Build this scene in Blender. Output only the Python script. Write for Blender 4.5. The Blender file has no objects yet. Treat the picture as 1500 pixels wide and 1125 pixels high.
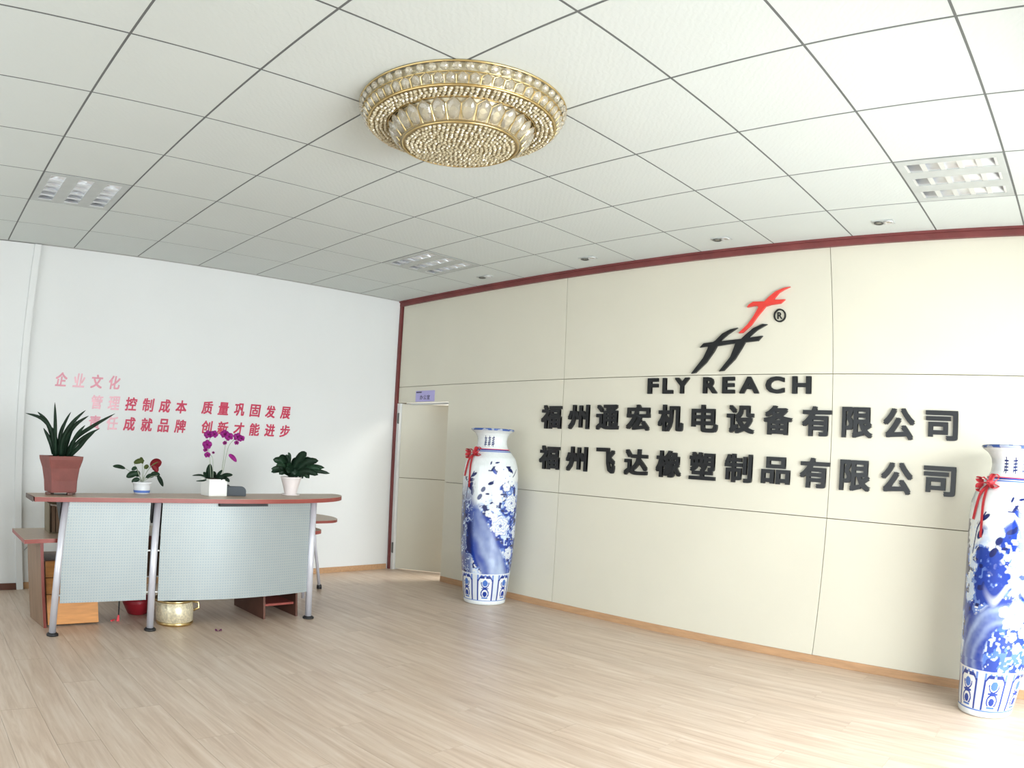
import bpy, bmesh, math, random
import numpy as np
from mathutils import Vector, Matrix
random.seed(7)
rng = np.random.default_rng(7)
PI = math.pi
SC = bpy.context.scene
COL = bpy.context.collection

# ------------------------------------------------------------------ camera
H = 3.183
cd = bpy.data.cameras.new('camera')
cam = bpy.data.objects.new('camera', cd); COL.objects.link(cam)
cd.type = 'PANO'
cd.panorama_type = 'FISHEYE_LENS_POLYNOMIAL'      # the photograph's wide lens bends straight lines (barrel distortion)
cd.sensor_width = 36; cd.sensor_height = 27; cd.sensor_fit = 'HORIZONTAL'
cd.fisheye_fov = 2.6
cd.fisheye_polynomial_k0 = 0.0
cd.fisheye_polynomial_k1 = -0.03853949506197306
cd.fisheye_polynomial_k2 = 4.528085126810886e-05
cd.fisheye_polynomial_k3 = -8.708425600148237e-06
cd.fisheye_polynomial_k4 = 2.3390629e-07
cd.shift_x = 50.0/1500; cd.shift_y = 140.95/1125
cd.clip_start = 0.05
R = Matrix(((0.686688945064318, -0.06088614268133233, 0.7243971081912479),
            (0.7252122451256511, -0.011510924319302507, -0.68842915259388),
            (0.050254275900330735, 0.998078341740118, 0.03625095175343271)))
CAM = Vector((6.9835, -5.2450, 1.41575))
cam.matrix_world = Matrix.Translation(CAM) @ R.to_4x4()
SC.camera = cam

# ------------------------------------------------------------------ world, light, exposure
w = bpy.data.worlds.new('daylight'); SC.world = w; w.use_nodes = True
bg = w.node_tree.nodes['Background']; bg.inputs[0].default_value = (0.86, 0.93, 1.0, 1); bg.inputs[1].default_value = 1.0
def area(name, loc, tgt, sx, sy, power, col=(1, 1, 1), spread=PI):
    l = bpy.data.lights.new(name, 'AREA'); l.shape = 'RECTANGLE'; l.size = sx; l.size_y = sy; l.energy = power; l.color = col; l.spread = spread
    o = bpy.data.objects.new(name, l); COL.objects.link(o); o.location = loc
    o.rotation_euler = (Vector(tgt)-Vector(loc)).to_track_quat('-Z', 'Y').to_euler(); return o
area('daylight_right_window', (8.60, -2.4, 1.35), (4.4, -1.3, 0.1), 3.4, 1.9, 168, (0.92, 0.97, 1.0), math.radians(140))   # skylight comes in slanting down
area('front_window_fill', (4.5, -7.8, 1.55), (4.3, 0, 1.2), 6.4, 2.3, 70, (0.93, 0.98, 1.0))  # fill for the left side, set at a window assumed behind the camera
area('back_room_lamp', (1.6, 1.5, 2.7), (1.6, 1.5, 0), 1.0, 1.0, 60, (1, 0.97, 0.9))
SC.view_settings.view_transform = 'Standard'; SC.view_settings.look = 'None'
SC.view_settings.gamma = 1.0; SC.view_settings.use_curve_mapping = False
SC.view_settings.exposure = 0.80

# ------------------------------------------------------------------ materials
def lin(c):
    return tuple(((v/255)/12.92 if v/255 <= 0.04045 else ((v/255+0.055)/1.055)**2.4) for v in c)
def mat(name, rgb, rough=0.5, metal=0.0, noise=0.06, nscale=8.0, bump=0.0, bscale=60.0, trans=0.0, coat=0.0, spec=0.5, stretch=None, ior=1.45):
    m = bpy.data.materials.new(name); m.use_nodes = True; nt = m.node_tree; N = nt.nodes; L = nt.links
    b = N['Principled BSDF']; c = lin(rgb)
    b.inputs['Roughness'].default_value = rough; b.inputs['Metallic'].default_value = metal
    b.inputs['Transmission Weight'].default_value = trans; b.inputs['Coat Weight'].default_value = coat
    b.inputs['Specular IOR Level'].default_value = spec; b.inputs['IOR'].default_value = ior
    tc = N.new('ShaderNodeTexCoord'); mp = N.new('ShaderNodeMapping'); L.new(tc.outputs['Object'], mp.inputs[0])
    if stretch: mp.inputs['Scale'].default_value = stretch
    nz = N.new('ShaderNodeTexNoise'); nz.inputs['Scale'].default_value = nscale; nz.inputs['Detail'].default_value = 4
    L.new(mp.outputs[0], nz.inputs['Vector'])
    cr = N.new('ShaderNodeValToRGB'); L.new(nz.outputs[0], cr.inputs[0])
    cr.color_ramp.elements[0].position = 0.3; cr.color_ramp.elements[1].position = 0.7
    cr.color_ramp.elements[0].color = (*[max(0, v*(1-noise)) for v in c], 1)
    cr.color_ramp.elements[1].color = (*[min(1, v*(1+noise)) for v in c], 1)
    L.new(cr.outputs[0], b.inputs['Base Color'])
    if bump:
        n2 = N.new('ShaderNodeTexNoise'); n2.inputs['Scale'].default_value = bscale; L.new(mp.outputs[0], n2.inputs['Vector'])
        bp = N.new('ShaderNodeBump'); bp.inputs['Strength'].default_value = bump; bp.inputs['Distance'].default_value = 0.003
        L.new(n2.outputs[0], bp.inputs['Height']); L.new(bp.outputs[0], b.inputs['Normal'])
    return m
M = {}
M['wall'] = mat('white_paint', (218, 220, 219), 0.7, noise=0.015, nscale=1.2, bump=0.15)
M['plankbed'] = mat('plank_bed', (150, 128, 106), 0.7)
M['panel'] = mat('cream_panel', (210, 206, 190), 0.34, noise=0.02, nscale=1.5, bump=0.05, bscale=90)
M['joint'] = mat('panel_joint', (120, 108, 84), 0.8)
M['trim'] = mat('dark_red_trim', (116, 58, 57), 0.4, noise=0.15, nscale=5, stretch=(1, 1, 1))
M['base'] = mat('oak_baseboard', (182, 144, 108), 0.45, noise=0.12, nscale=6, stretch=(1, 8, 8))
M['tbar'] = mat('grey_grid', (104, 107, 106), 0.6)
M['tbarw'] = mat('white_grid', (170, 170, 166), 0.5)
M['steel'] = mat('satin_steel', (206, 206, 214), 0.38, 0.35, noise=0.04)
M['silver'] = mat('silver_reflector', (226, 228, 230), 0.32, 0.65, noise=0.02)
M['trof'] = mat('troffer_white', (182, 187, 185), 0.45)
M['black'] = mat('black_plastic', (34, 34, 36), 0.45)
M['letter'] = mat('black_acrylic', (24, 25, 27), 0.3)
M['lettergrey'] = mat('faded_acrylic', (92, 94, 108), 0.35)
M['red'] = mat('red_acrylic', (214, 62, 54), 0.3)
M['gold'] = mat('gold', (212, 188, 134), 0.3, 1.0, noise=0.08)
M['champ'] = mat('champagne_gold', (206, 196, 168), 0.4, 0.4, noise=0.12, nscale=30)
M['crystal'] = mat('crystal', (226, 220, 204), 0.04, 0.0, trans=0.75, ior=1.52, noise=0.01, spec=0.8)
M['bead'] = mat('bead_crystal', (188, 176, 144), 0.28, 0.12, trans=0.15, ior=1.5, noise=0.12, nscale=60, spec=0.9)
M['netback'] = mat('net_back', (176, 160, 122), 0.5, 0.3)
M['redwood'] = mat('red_edge', (140, 68, 60), 0.4, noise=0.08)
M['dkedge'] = mat('dark_edge', (70, 50, 40), 0.45)
M['top'] = mat('desk_laminate', (168, 148, 128), 0.4, noise=0.08, nscale=6, stretch=(6, 1, 1))
M['brown'] = mat('walnut_side', (134, 110, 90), 0.5, noise=0.15, nscale=6, stretch=(6, 6, .6))
M['orange'] = mat('beech_front', (206, 144, 84), 0.45, noise=0.12, nscale=6, stretch=(6, 1, 8))
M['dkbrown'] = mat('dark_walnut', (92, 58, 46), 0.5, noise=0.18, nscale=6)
M['redpot'] = mat('red_clay', (122, 68, 62), 0.6, noise=0.12, nscale=14)
M['bluewhite'] = mat('porcelain_white', (226, 228, 230), 0.2, coat=0.5, noise=0.02)
M['blueband'] = mat('porcelain_blue', (90, 120, 190), 0.25)
M['whitepot'] = mat('white_ceramic', (236, 236, 232), 0.3, noise=0.01)
M['pinkpot'] = mat('pale_pot', (226, 216, 214), 0.35, noise=0.05, nscale=12)
M['soil'] = mat('soil', (52, 42, 34), 0.9, bump=0.6)
M['leaf1'] = mat('dark_strap_leaf', (38, 62, 46), 0.35, noise=0.3, nscale=14)
M['leaf2'] = mat('green_leaf', (44, 74, 52), 0.35, noise=0.3, nscale=16)
M['leaf3'] = mat('olive_leaf', (96, 110, 58), 0.4, noise=0.2, nscale=16)
M['stem'] = mat('stem', (150, 160, 140), 0.5)
M['anth'] = mat('red_spathe', (150, 40, 52), 0.3)
M['orch'] = mat('magenta_petal', (172, 36, 148), 0.5, noise=0.2, nscale=40)
M['orchc'] = mat('orchid_centre', (96, 18, 70), 0.5)
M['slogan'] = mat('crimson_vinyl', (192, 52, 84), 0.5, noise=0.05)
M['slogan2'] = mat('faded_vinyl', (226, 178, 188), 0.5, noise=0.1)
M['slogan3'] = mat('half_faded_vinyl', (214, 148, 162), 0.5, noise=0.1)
M['ribbon'] = mat('red_ribbon', (226, 80, 88), 0.45, noise=0.1, nscale=30)
M['redplast'] = mat('red_bowl', (150, 32, 44), 0.4)
M['lilac'] = mat('lilac_sign', (172, 166, 214), 0.4)
M['signtext'] = mat('sign_text', (72, 66, 96), 0.5)
M['grey'] = mat('charcoal_fabric', (70, 76, 82), 0.6)
M['hinge'] = mat('hinge_metal', (96, 98, 96), 0.4, 0.6)
M['cable'] = mat('grey_cable', (150, 150, 150), 0.6)
M['petal'] = mat('fallen_petal', (110, 40, 92), 0.6)
M['binder'] = mat('olive_binder', (112, 100, 78), 0.6)
M['bglass'] = mat('window_glass', (240, 248, 250), 0.02, trans=1.0)
M['alu'] = mat('aluminium_frame', (214, 216, 218), 0.4, 0.5)

# ceiling tile: faint embossed diagonal ripple
def tile_mat():
    m = mat('gypsum_tile', (205, 211, 208), 0.75, noise=0.012, nscale=2)
    nt = m.node_tree; N = nt.nodes; L = nt.links; b = N['Principled BSDF']
    tc = N.new('ShaderNodeNewGeometry')
    wv = N.new('ShaderNodeTexWave'); wv.wave_type = 'BANDS'; wv.bands_direction = 'DIAGONAL'; wv.inputs['Scale'].default_value = 14
    wv.inputs['Distortion'].default_value = 6; wv.inputs['Detail'].default_value = 3; wv.inputs['Detail Scale'].default_value = 2.0
    L.new(tc.outputs['Position'], wv.inputs['Vector'])
    bp = N.new('ShaderNodeBump'); bp.inputs['Strength'].default_value = 0.10; bp.inputs['Distance'].default_value = 0.004
    L.new(wv.outputs[0], bp.inputs['Height']); L.new(bp.outputs[0], b.inputs['Normal'])
    return m
M['tile'] = tile_mat()

# laminate plank: long streaky grain, each board a touch different
def plank_mat():
    m = bpy.data.materials.new('laminate_plank'); m.use_nodes = True; nt = m.node_tree; N = nt.nodes; L = nt.links
    b = N['Principled BSDF']; b.inputs['Roughness'].default_value = 0.36; b.inputs['Specular IOR Level'].default_value = 0.45
    ge = N.new('ShaderNodeNewGeometry'); oi = N.new('ShaderNodeObjectInfo')
    ad = N.new('ShaderNodeVectorMath'); ad.operation = 'MULTIPLY_ADD'
    cb = N.new('ShaderNodeCombineXYZ')
    mu = N.new('ShaderNodeMath'); mu.operation = 'MULTIPLY'; mu.inputs[1].default_value = 37.0; L.new(oi.outputs['Random'], mu.inputs[0])
    L.new(mu.outputs[0], cb.inputs[0]); L.new(mu.outputs[0], cb.inputs[2])
    L.new(ge.outputs['Position'], ad.inputs[0]); ad.inputs[1].default_value = (1.1, 15, 1); L.new(cb.outputs[0], ad.inputs[2])
    nz = N.new('ShaderNodeTexNoise'); nz.inputs['Scale'].default_value = 1.6; nz.inputs['Detail'].default_value = 7; nz.inputs['Roughness'].default_value = 0.62
    nz.inputs['Distortion'].default_value = 0.6
    L.new(ad.outputs[0], nz.inputs['Vector'])
    cr = N.new('ShaderNodeValToRGB'); e = cr.color_ramp.elements
    e[0].position = 0.28; e[0].color = (*lin((178, 152, 128)), 1); e[1].position = 0.72; e[1].color = (*lin((211, 193, 175)), 1)
    k = e.new(0.5); k.color = (*lin((197, 174, 152)), 1)
    L.new(nz.outputs[0], cr.inputs[0])
    hs = N.new('ShaderNodeHueSaturation'); hs.inputs['Saturation'].default_value = 0.9
    mr = N.new('ShaderNodeMapRange'); mr.inputs[3].default_value = 0.96; mr.inputs[4].default_value = 1.03
    L.new(oi.outputs['Random'], mr.inputs[0]); L.new(mr.outputs[0], hs.inputs['Value'])
    L.new(cr.outputs[0], hs.inputs['Color']); L.new(hs.outputs[0], b.inputs['Base Color'])
    return m
M['plank'] = plank_mat()

# perforated steel modesty panel
def perf_mat():
    m = mat('perforated_steel', (154, 161, 160), 0.42, 0.2, noise=0.02)
    nt = m.node_tree; N = nt.nodes; L = nt.links; b = N['Principled BSDF']
    tc = N.new('ShaderNodeTexCoord'); mp = N.new('ShaderNodeMapping'); mp.inputs['Scale'].default_value = (0, 1, 1)
    L.new(tc.outputs['UV'], mp.inputs[0]); mp.inputs['Scale'].default_value = (1, 1, 1)
    sc = N.new('ShaderNodeVectorMath'); sc.operation = 'SCALE'; sc.inputs['Scale'].default_value = 1/0.021; L.new(tc.outputs['UV'], sc.inputs[0])
    fr = N.new('ShaderNodeVectorMath'); fr.operation = 'FRACTION'; L.new(sc.outputs[0], fr.inputs[0])
    di = N.new('ShaderNodeVectorMath'); di.operation = 'DISTANCE'; L.new(fr.outputs[0], di.inputs[0]); di.inputs[1].default_value = (0.5, 0.5, 0)
    lt = N.new('ShaderNodeMath'); lt.operation = 'LESS_THAN'; lt.inputs[1].default_value = 0.24; L.new(di.outputs['Value'], lt.inputs[0])
    # margin without holes comes from the UV island: holes only where 0.05 < uv < max-0.05, stored in vertex uv as metres
    mx = N.new('ShaderNodeMix'); mx.data_type = 'RGBA'
    old = b.inputs['Base Color'].links[0].from_socket
    L.new(old, mx.inputs[6]); mx.inputs[7].default_value = (*lin((138, 149, 154)), 1); L.new(lt.outputs[0], mx.inputs[0]); L.new(mx.outputs[2], b.inputs['Base Color'])
    bp = N.new('ShaderNodeBump'); bp.invert = True; bp.inputs['Strength'].default_value = 0.4; bp.inputs['Distance'].default_value = 0.002
    L.new(lt.outputs[0], bp.inputs['Height']); L.new(bp.outputs[0], b.inputs['Normal'])
    return m
M['perf'] = perf_mat()

# ------------------------------------------------------------------ mesh helpers
def box(bm, lo, hi, bev=0.0):
    x0, y0, z0 = lo; x1, y1, z1 = hi
    v = [bm.verts.new(p) for p in ((x0, y0, z0), (x1, y0, z0), (x1, y1, z0), (x0, y1, z0), (x0, y0, z1), (x1, y0, z1), (x1, y1, z1), (x0, y1, z1))]
    fs = [bm.faces.new([v[i] for i in q]) for q in ((0, 3, 2, 1), (4, 5, 6, 7), (0, 1, 5, 4), (1, 2, 6, 5), (2, 3, 7, 6), (3, 0, 4, 7))]
    if bev:
        ed = set(e for f in fs for e in f.edges)
        bmesh.ops.bevel(bm, geom=list(ed), offset=bev, segments=2, affect='EDGES', profile=0.6)
def prism(bm, pts, h0, h1, axis='z'):
    """polygon pts in the plane across axis, extruded h0..h1"""
    def P(a, b, h): return {'z': (a, b, h), 'y': (a, h, b), 'x': (h, a, b)}[axis]
    n = len(pts)
    lo = [bm.verts.new(P(a, b, h0)) for a, b in pts]; hi = [bm.verts.new(P(a, b, h1)) for a, b in pts]
    fs = []
    if n > 8:
        from mathutils.geometry import tessellate_polygon
        for tri in tessellate_polygon([[Vector((a, b, 0)) for a, b in pts]]):
            fs.append(bm.faces.new([lo[i] for i in tri])); fs.append(bm.faces.new([hi[i] for i in tri]))
    else: fs += [bm.faces.new(lo), bm.faces.new(hi)]
    for i in range(n): fs.append(bm.faces.new((lo[i], lo[(i+1) % n], hi[(i+1) % n], hi[i])))
    bmesh.ops.recalc_face_normals(bm, faces=fs)
def tube(bm, pts, r, seg=10, cap=True):
    pts = [Vector(p) for p in pts]; rings = []
    rr = r if isinstance(r, (list, tuple)) else [r]*len(pts)
    for i, p in enumerate(pts):
        t = (pts[min(i+1, len(pts)-1)]-pts[max(i-1, 0)]).normalized()
        a = t.orthogonal().normalized() if i == 0 else (a - t*a.dot(t)).normalized()
        b = t.cross(a)
        rings.append([bm.verts.new(p+(a*math.cos(k*2*PI/seg)+b*math.sin(k*2*PI/seg))*rr[i]) for k in range(seg)])
    for i in range(len(rings)-1):
        for k in range(seg): bm.faces.new((rings[i][k], rings[i][(k+1) % seg], rings[i+1][(k+1) % seg], rings[i+1][k]))
    if cap: bm.faces.new(rings[0][::-1]); bm.faces.new(rings[-1])
def lathe(bm, prof, seg=32, c=(0, 0, 0), cap=True):
    rings = [[bm.verts.new((c[0]+r*math.cos(k*2*PI/seg), c[1]+r*math.sin(k*2*PI/seg), c[2]+z)) for k in range(seg)] for r, z in prof]
    for i in range(len(rings)-1):
        for k in range(seg): bm.faces.new((rings[i][k], rings[i][(k+1) % seg], rings[i+1][(k+1) % seg], rings[i+1][k]))
    if cap: bm.faces.new(rings[0][::-1]); bm.faces.new(rings[-1])
def obj(name, bm, m, parent=None, smooth=False, loc=None):
    if isinstance(bm, bmesh.types.BMesh):
        me = bpy.data.meshes.new(name); bm.normal_update(); bm.to_mesh(me); bm.free()
    else: me = bm
    if m is not None and not me.materials: me.materials.append(m)
    if smooth:
        for p in me.polygons: p.use_smooth = True
    o = bpy.data.objects.new(name, me); COL.objects.link(o)
    if parent: o.parent = parent
    if loc: o.location = loc
    return o
def B(): return bmesh.new()
def boxo(name, lo, hi, m, parent=None, bev=0.0, off=(0, 0, 0)):
    b = B(); box(b, [lo[i]-off[i] for i in range(3)], [hi[i]-off[i] for i in range(3)], bev); return obj(name, b, m, parent)
def tag(o, label, cat, group=None, kind=None):
    o['label'] = label; o['category'] = cat
    if group: o['group'] = group
    if kind: o['kind'] = kind
    return o
def thing(name, loc, label, cat, group=None, rz=0):
    o = bpy.data.objects.new(name, None); COL.objects.link(o); o.location = loc; o.rotation_euler = (0, 0, rz)
    o.empty_display_size = 0.1
    return tag(o, label, cat, group)
def struct(o): o['kind'] = 'structure'; return o
def copy_tree(o, parent=None):
    c = o.copy(); COL.objects.link(c)
    if parent: c.parent = parent
    for ch in list(o.children): copy_tree(ch, c)
    return c

# ------------------------------------------------------------------ room shell
TS = 0.672
XR, YF = 0.006+13*TS, 0.048-12*TS      # right wall 8.742, front wall -8.016
# floor: a slab with laid planks
floor = struct(boxo('floor', (-0.2, YF-0.2, -0.12), (XR+0.2, 2.6, -0.012), M['plankbed']))
PW, PL = 0.224, 1.42
bp_ = B(); box(bp_, (-PL/2+0.0007, -PW/2+0.0007, -0.012), (PL/2-0.0007, PW/2-0.0007, 0))
pm = bpy.data.meshes.new('plank'); bp_.to_mesh(pm); bp_.free(); pm.materials.append(M['plank'])
rest = B(); cnt = 0; row = 0
y = -PW/2
while y > YF:
    x = -PL*((row*0.37) % 1.0)
    while x < XR:
        cx = x+PL/2
        a, b_ = max(x, 0), min(x+PL, XR)
        if b_-a > 0.02:
            near = (y > -5.6 and a < 8.6)
            if near and cnt < 290:
                o = bpy.data.objects.new('plank', pm); COL.objects.link(o); o.parent = floor
                o.location = ((a+b_)/2, y, 0); o.scale = ((b_-a)/PL, 1, 1); cnt += 1
            else: box(rest, (a+.0007, y-PW/2+.0007, -0.012), (b_-.0007, y+PW/2-.0007, 0))
        x += PL
    y -= PW; row += 1
# planks beyond the doorway
for i in range(10): box(rest, (-0.1, 0.0007+i*PW, -0.012), (3.2, (i+1)*PW-.0007, 0))
o = obj('plank', rest, M['plank'], floor); o['kind'] = 'stuff'

# white wall on the left (x = 0) with a slightly proud part beyond its edge strip
wl = struct(boxo('wall_left', (-0.2, YF-0.2, 0), (0, 0.12, H+0.1), M['wall']))
st = struct(boxo('trim_1', (0.001, -4.385, 0), (0.045, -4.315, H-0.01), M['wall'], bev=0.006))
boxo('wall_section', (0.0005, YF+0.01, 0), (0.028, -4.386, H-0.01), M['wall'], wl)
struct(boxo('baseboard_left', (0.0005, -4.314, 0.0), (0.014, -0.05, 0.062), M['base'], bev=0.003))
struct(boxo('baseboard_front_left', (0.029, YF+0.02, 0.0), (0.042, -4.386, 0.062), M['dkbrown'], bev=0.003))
# panelled wall (y = 0)
DX0, DX1, DZ = 0.068, 0.945, 1.962
bk = B(); box(bk, (-0.2, 0.022, 0), (DX0-0.045, 0.14, H+0.1)); box(bk, (DX1+0.0, 0.022, 0), (XR+0.2, 0.14, H+0.1)); box(bk, (DX0-0.045, 0.022, DZ+0.02), (DX1, 0.14, H+0.1))
wt = struct(obj('wall_back', bk, M['joint']))
g = 0.0025; PT = 3.135
xs = [DX1, 2.556, 5.179, 7.8, XR]; zs = [0.0, 1.088, 2.147, PT]
xe = [0.045]+xs[1:]
for i in range(4):
    for j in range(3):
        bm = B(); x0, x1, z0, z1 = xe[i]+g, xs[i+1]-g, zs[j]+g, zs[j+1]-g
        if i == 0 and j == 0: x0 = DX1
        if i == 0 and j == 1: prism(bm, [(DX1, z0), (x1, z0), (x1, z1), (x0, z1), (x0, DZ), (DX1, DZ)], 0.0, 0.022, 'y')
        else: box(bm, (x0, 0, z0), (x1, 0.022, z1), 0.0015)
        obj('wall_panel', bm, M['panel'], wt)
bm = B(); box(bm, (0.0, -0.03, 3.12), (XR, 0.022, H)); 
cr = struct(obj('trim_2', bm, M['trim'])); 
bm = B(); box(bm, (0.0, -0.045, H-0.018), (XR, -0.03, H)); obj('cornice_lip', bm, M['trim'], cr)
struct(boxo('trim_3', (0.001, -0.028, 0), (0.034, 0.022, 3.119), M['trim'], bev=0.003))
struct(boxo('baseboard_back', (DX1+0.01, -0.014, 0.0), (XR, -0.0005, 0.062), M['base'], bev=0.003))
# right and front walls with their big windows, beyond the frame
def window_wall(name, alongx, pos, lo, hi, wins, n0):
    bm = B(); z0, z1 = 0.35, 2.75
    def bb(a0, a1, za, zb):
        if alongx: box(bm, (a0, pos-0.2, za), (a1, pos, zb))
        else: box(bm, (pos, a0, za), (pos+0.2, a1, zb))
    bb(lo, hi, 0, z0); bb(lo, hi, z1, H+0.1); c = lo
    for a0, a1 in wins: bb(c, a0, z0, z1); c = a1
    bb(c, hi, z0, z1)
    wo = struct(obj(name, bm, M['wall']))
    for k, (a0, a1) in enumerate(wins):
        wr = bpy.data.objects.new('window_%d' % (n0+k), None); COL.objects.link(wr); struct(wr)
        f = B(); n = max(2, round((a1-a0)/1.2))
        def fb(p0, p1, za, zb, t0=-0.12, t1=-0.06, bm_=None):
            bm_ = bm_ or f
            if alongx: box(bm_, (p0, pos+t0, za), (p1, pos+t1, zb))
            else: box(bm_, (pos-t1, p0, za), (pos-t0, p1, zb))
        fb(a0, a1, z0, z0+.06); fb(a0, a1, z1-.06, z1)
        for q in range(n+1):
            m_ = a0+(a1-a0-.06)*q/n; fb(m_, m_+.06, z0+.06, z1-.06)
        obj('window_frame', f, M['alu'], wr)
        for q in range(n):
            gl = B(); p0 = a0+(a1-a0-.06)*q/n+.06; p1 = a0+(a1-a0-.06)*(q+1)/n
            fb(p0, p1, z0+.06, z1-.06, -0.093, -0.087, gl); obj('pane', gl, M['bglass'], wr)
window_wall('wall_right', False, XR, YF-0.2, 0.02, [(-4.4, -0.5)], 1)
window_wall('wall_front', True, YF, -0.2, XR+0.2, [(1.2, 7.8)], 2)
# small room behind the door
bm = B(); box(bm, (-0.3, 2.2, 0), (3.4, 2.3, H)); box(bm, (-0.3, 0.14, 0), (-0.2, 2.2, H)); box(bm, (3.3, 0.14, 0), (3.4, 2.2, H)); box(bm, (-0.3, 0.14, 2.9), (3.4, 2.3, 3.0))
struct(obj('wall_passage', bm, M['wall']))

# ceiling: slab, grid bars, individual tiles
ce = struct(boxo('ceiling', (-0.2, YF-0.2, H+0.03), (XR+0.2, 0.14, H+0.12), M['wall']))
NX, NY = 13, 12
gx = [0.006+i*TS for i in range(NX+1)]; gy = [0.048-i*TS for i in range(NY+1)]
LX = {(2, 6), (2, 1), (9, 1)}      # (ix, iy) cells with light fittings: x cell index, y cell index from the back wall
gp = 0.0068
for i in range(NX):
    for j in range(NY):
        if (i, j) in LX: continue
        y1 = min(gy[j], 0.0); bm = B(); box(bm, (gx[i]+gp, gy[j+1]+gp, H), (gx[i+1]-gp, y1-(gp if j else 0.001), H+0.015))
        obj('ceiling_tile', bm, M['tile'], ce)
for i in range(NX+1):
    boxo('grid_bar', (gx[i]-0.0067, YF, H+0.0016), (gx[i]+0.0067, 0, H+0.028), M['tbar'], ce)
for j in range(1, NY+1):
    bm = B()
    for i in range(NX): box(bm, (gx[i]+0.0069, gy[j]-0.0067, H+0.0016), (gx[i+1]-0.0069, gy[j]+0.0067, H+0.028))
    obj('cross_bar', bm, M['tbar'], ce)
boxo('wall_angle', (0.001, YF, H-0.004), (0.03, 0, H+0.0), M['tbarw'], ce)

# ------------------------------------------------------------------ grille light fittings
def troffer(ix, iy, label):
    cx, cy = (gx[ix]+gx[ix+1])/2, (gy[iy]+gy[iy+1])/2
    t = thing('grille_light', (cx, cy, H), label, 'ceiling light', 'recessed grille lights')
    h = TS/2-0.008; hl = h-0.045; bw = 0.058; bays = (-0.215, 0.0, 0.215)
    b = B(); ys = [-h]
    for c in bays: ys += [c-bw, c+bw]
    ys.append(h)
    for k in range(0, 8, 2): box(b, (-h, ys[k], -0.002), (h, ys[k+1], 0.006))
    for c in bays: box(b, (-h, c-bw, -0.002), (-hl, c+bw, 0.006)); box(b, (hl, c-bw, -0.002), (h, c+bw, 0.006))
    obj('face_plate', b, M['trof'], t)
    for c in bays:
        b = B(); n = 7       # curved reflector trough
        P = [(c-bw+2*bw*k/n, 0.004+0.02*math.sin(PI*k/n)) for k in range(n+1)]
        lo = [b.verts.new((-hl, y_, z_)) for y_, z_ in P]; hi = [b.verts.new((hl, y_, z_)) for y_, z_ in P]
        for k in range(n): b.faces.new((lo[k], lo[k+1], hi[k+1], hi[k]))
        b.faces.new(lo); b.faces.new(hi[::-1])
        rf = obj('reflector', b, M['silver'], t, True)
        for q in range(6):
            xq = -hl+(2*hl)*q/5; b = B()
            prism(b, [(xq-0.017, -0.001), (xq+0.017, -0.001), (xq+0.003, 0.02), (xq-0.003, 0.02)], c-bw+0.001, c+bw-0.001, 'y')
            obj('louvre_blade', b, M['silver'], rf)
    return t
troffer(2, 6, 'square three-row grille light on the left side of the ceiling above the desk')
troffer(2, 1, 'square three-row grille light near the far room corner')
troffer(9, 1, 'square three-row grille light at the right, above the panelled wall')

# ------------------------------------------------------------------ twin downlights over the panelled wall
dl_lab = ['smallest twin downlight, nearest the far room corner', 'twin downlight above the start of the company name',
          'twin downlight above the red and black logo', 'twin downlight nearest the right grille light']
first = None
for k, x in enumerate((1.735, 3.04, 4.37, 5.71)):
    if first is None:
        t = thing('downlight', (x, -0.30, H), dl_lab[k], 'downlight', 'twin downlights along the panelled wall')
        b = B(); box(b, (-0.062, -0.034, -0.006), (0.062, 0.034, 0.0), 0.002); obj('bezel', b, M['trof'], t)
        for s in (-1, 1):
            b = B(); lathe(b, [(0.026, -0.006), (0.028, -0.012), (0.022, -0.012), (0.016, -0.004)], 20, (s*0.03, 0, 0), False)
            r_ = obj('lamp_ring', b, M['hinge'] if s < 0 else M['silver'], t, True)
            b = B(); lathe(b, [(0.001, -0.0085), (0.012, -0.008), (0.018, -0.0065)], 16, (s*0.03, 0, 0)); obj('lens', b, M['crystal'], r_, True)
        first = t; t.scale = (1.3, 1.3, 1.0)
    else:
        t = copy_tree(first); t.location = (x, -0.30, H); t['label'] = dl_lab[k]

# ------------------------------------------------------------------ crystal ceiling lamp
LC = (4.35, -2.98)
lamp = thing('crystal_ceiling_lamp', (LC[0], LC[1], H), 'large round tiered gold and crystal ceiling lamp', 'ceiling lamp')
b = B(); lathe(b, [(0.47, -0.001), (0.47, -0.02), (0.40, -0.03), (0.40, -0.001)], 64); obj('mounting_plate', b, M['champ'], lamp, True)
def ring(r, z, t, nm='gold_ring', mm='gold', seg=72):
    b = B(); pts = [(r*math.cos(k*2*PI/seg), r*math.sin(k*2*PI/seg), z) for k in range(seg+1)]; tube(b, pts, t, 6, False); return obj(nm, b, M[mm], lamp, True)
ring(0.525, -0.008, 0.006); ring(0.505, -0.055, 0.004); ring(0.47, -0.112, 0.006); ring(0.372, -0.118, 0.005); ring(0.29, -0.222, 0.006); ring(0.36, -0.118, 0.004)
b = B(); lathe(b, [(0.50, -0.003), (0.485, -0.05), (0.455, -0.106)], 64, cap=False); obj('inner_skirt', b, M['champ'], lamp, True)
b = B(); lathe(b, [(0.35, -0.118), (0.33, -0.17), (0.282, -0.218)], 64, cap=False); obj('inner_skirt', b, M['champ'], lamp, True)
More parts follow.
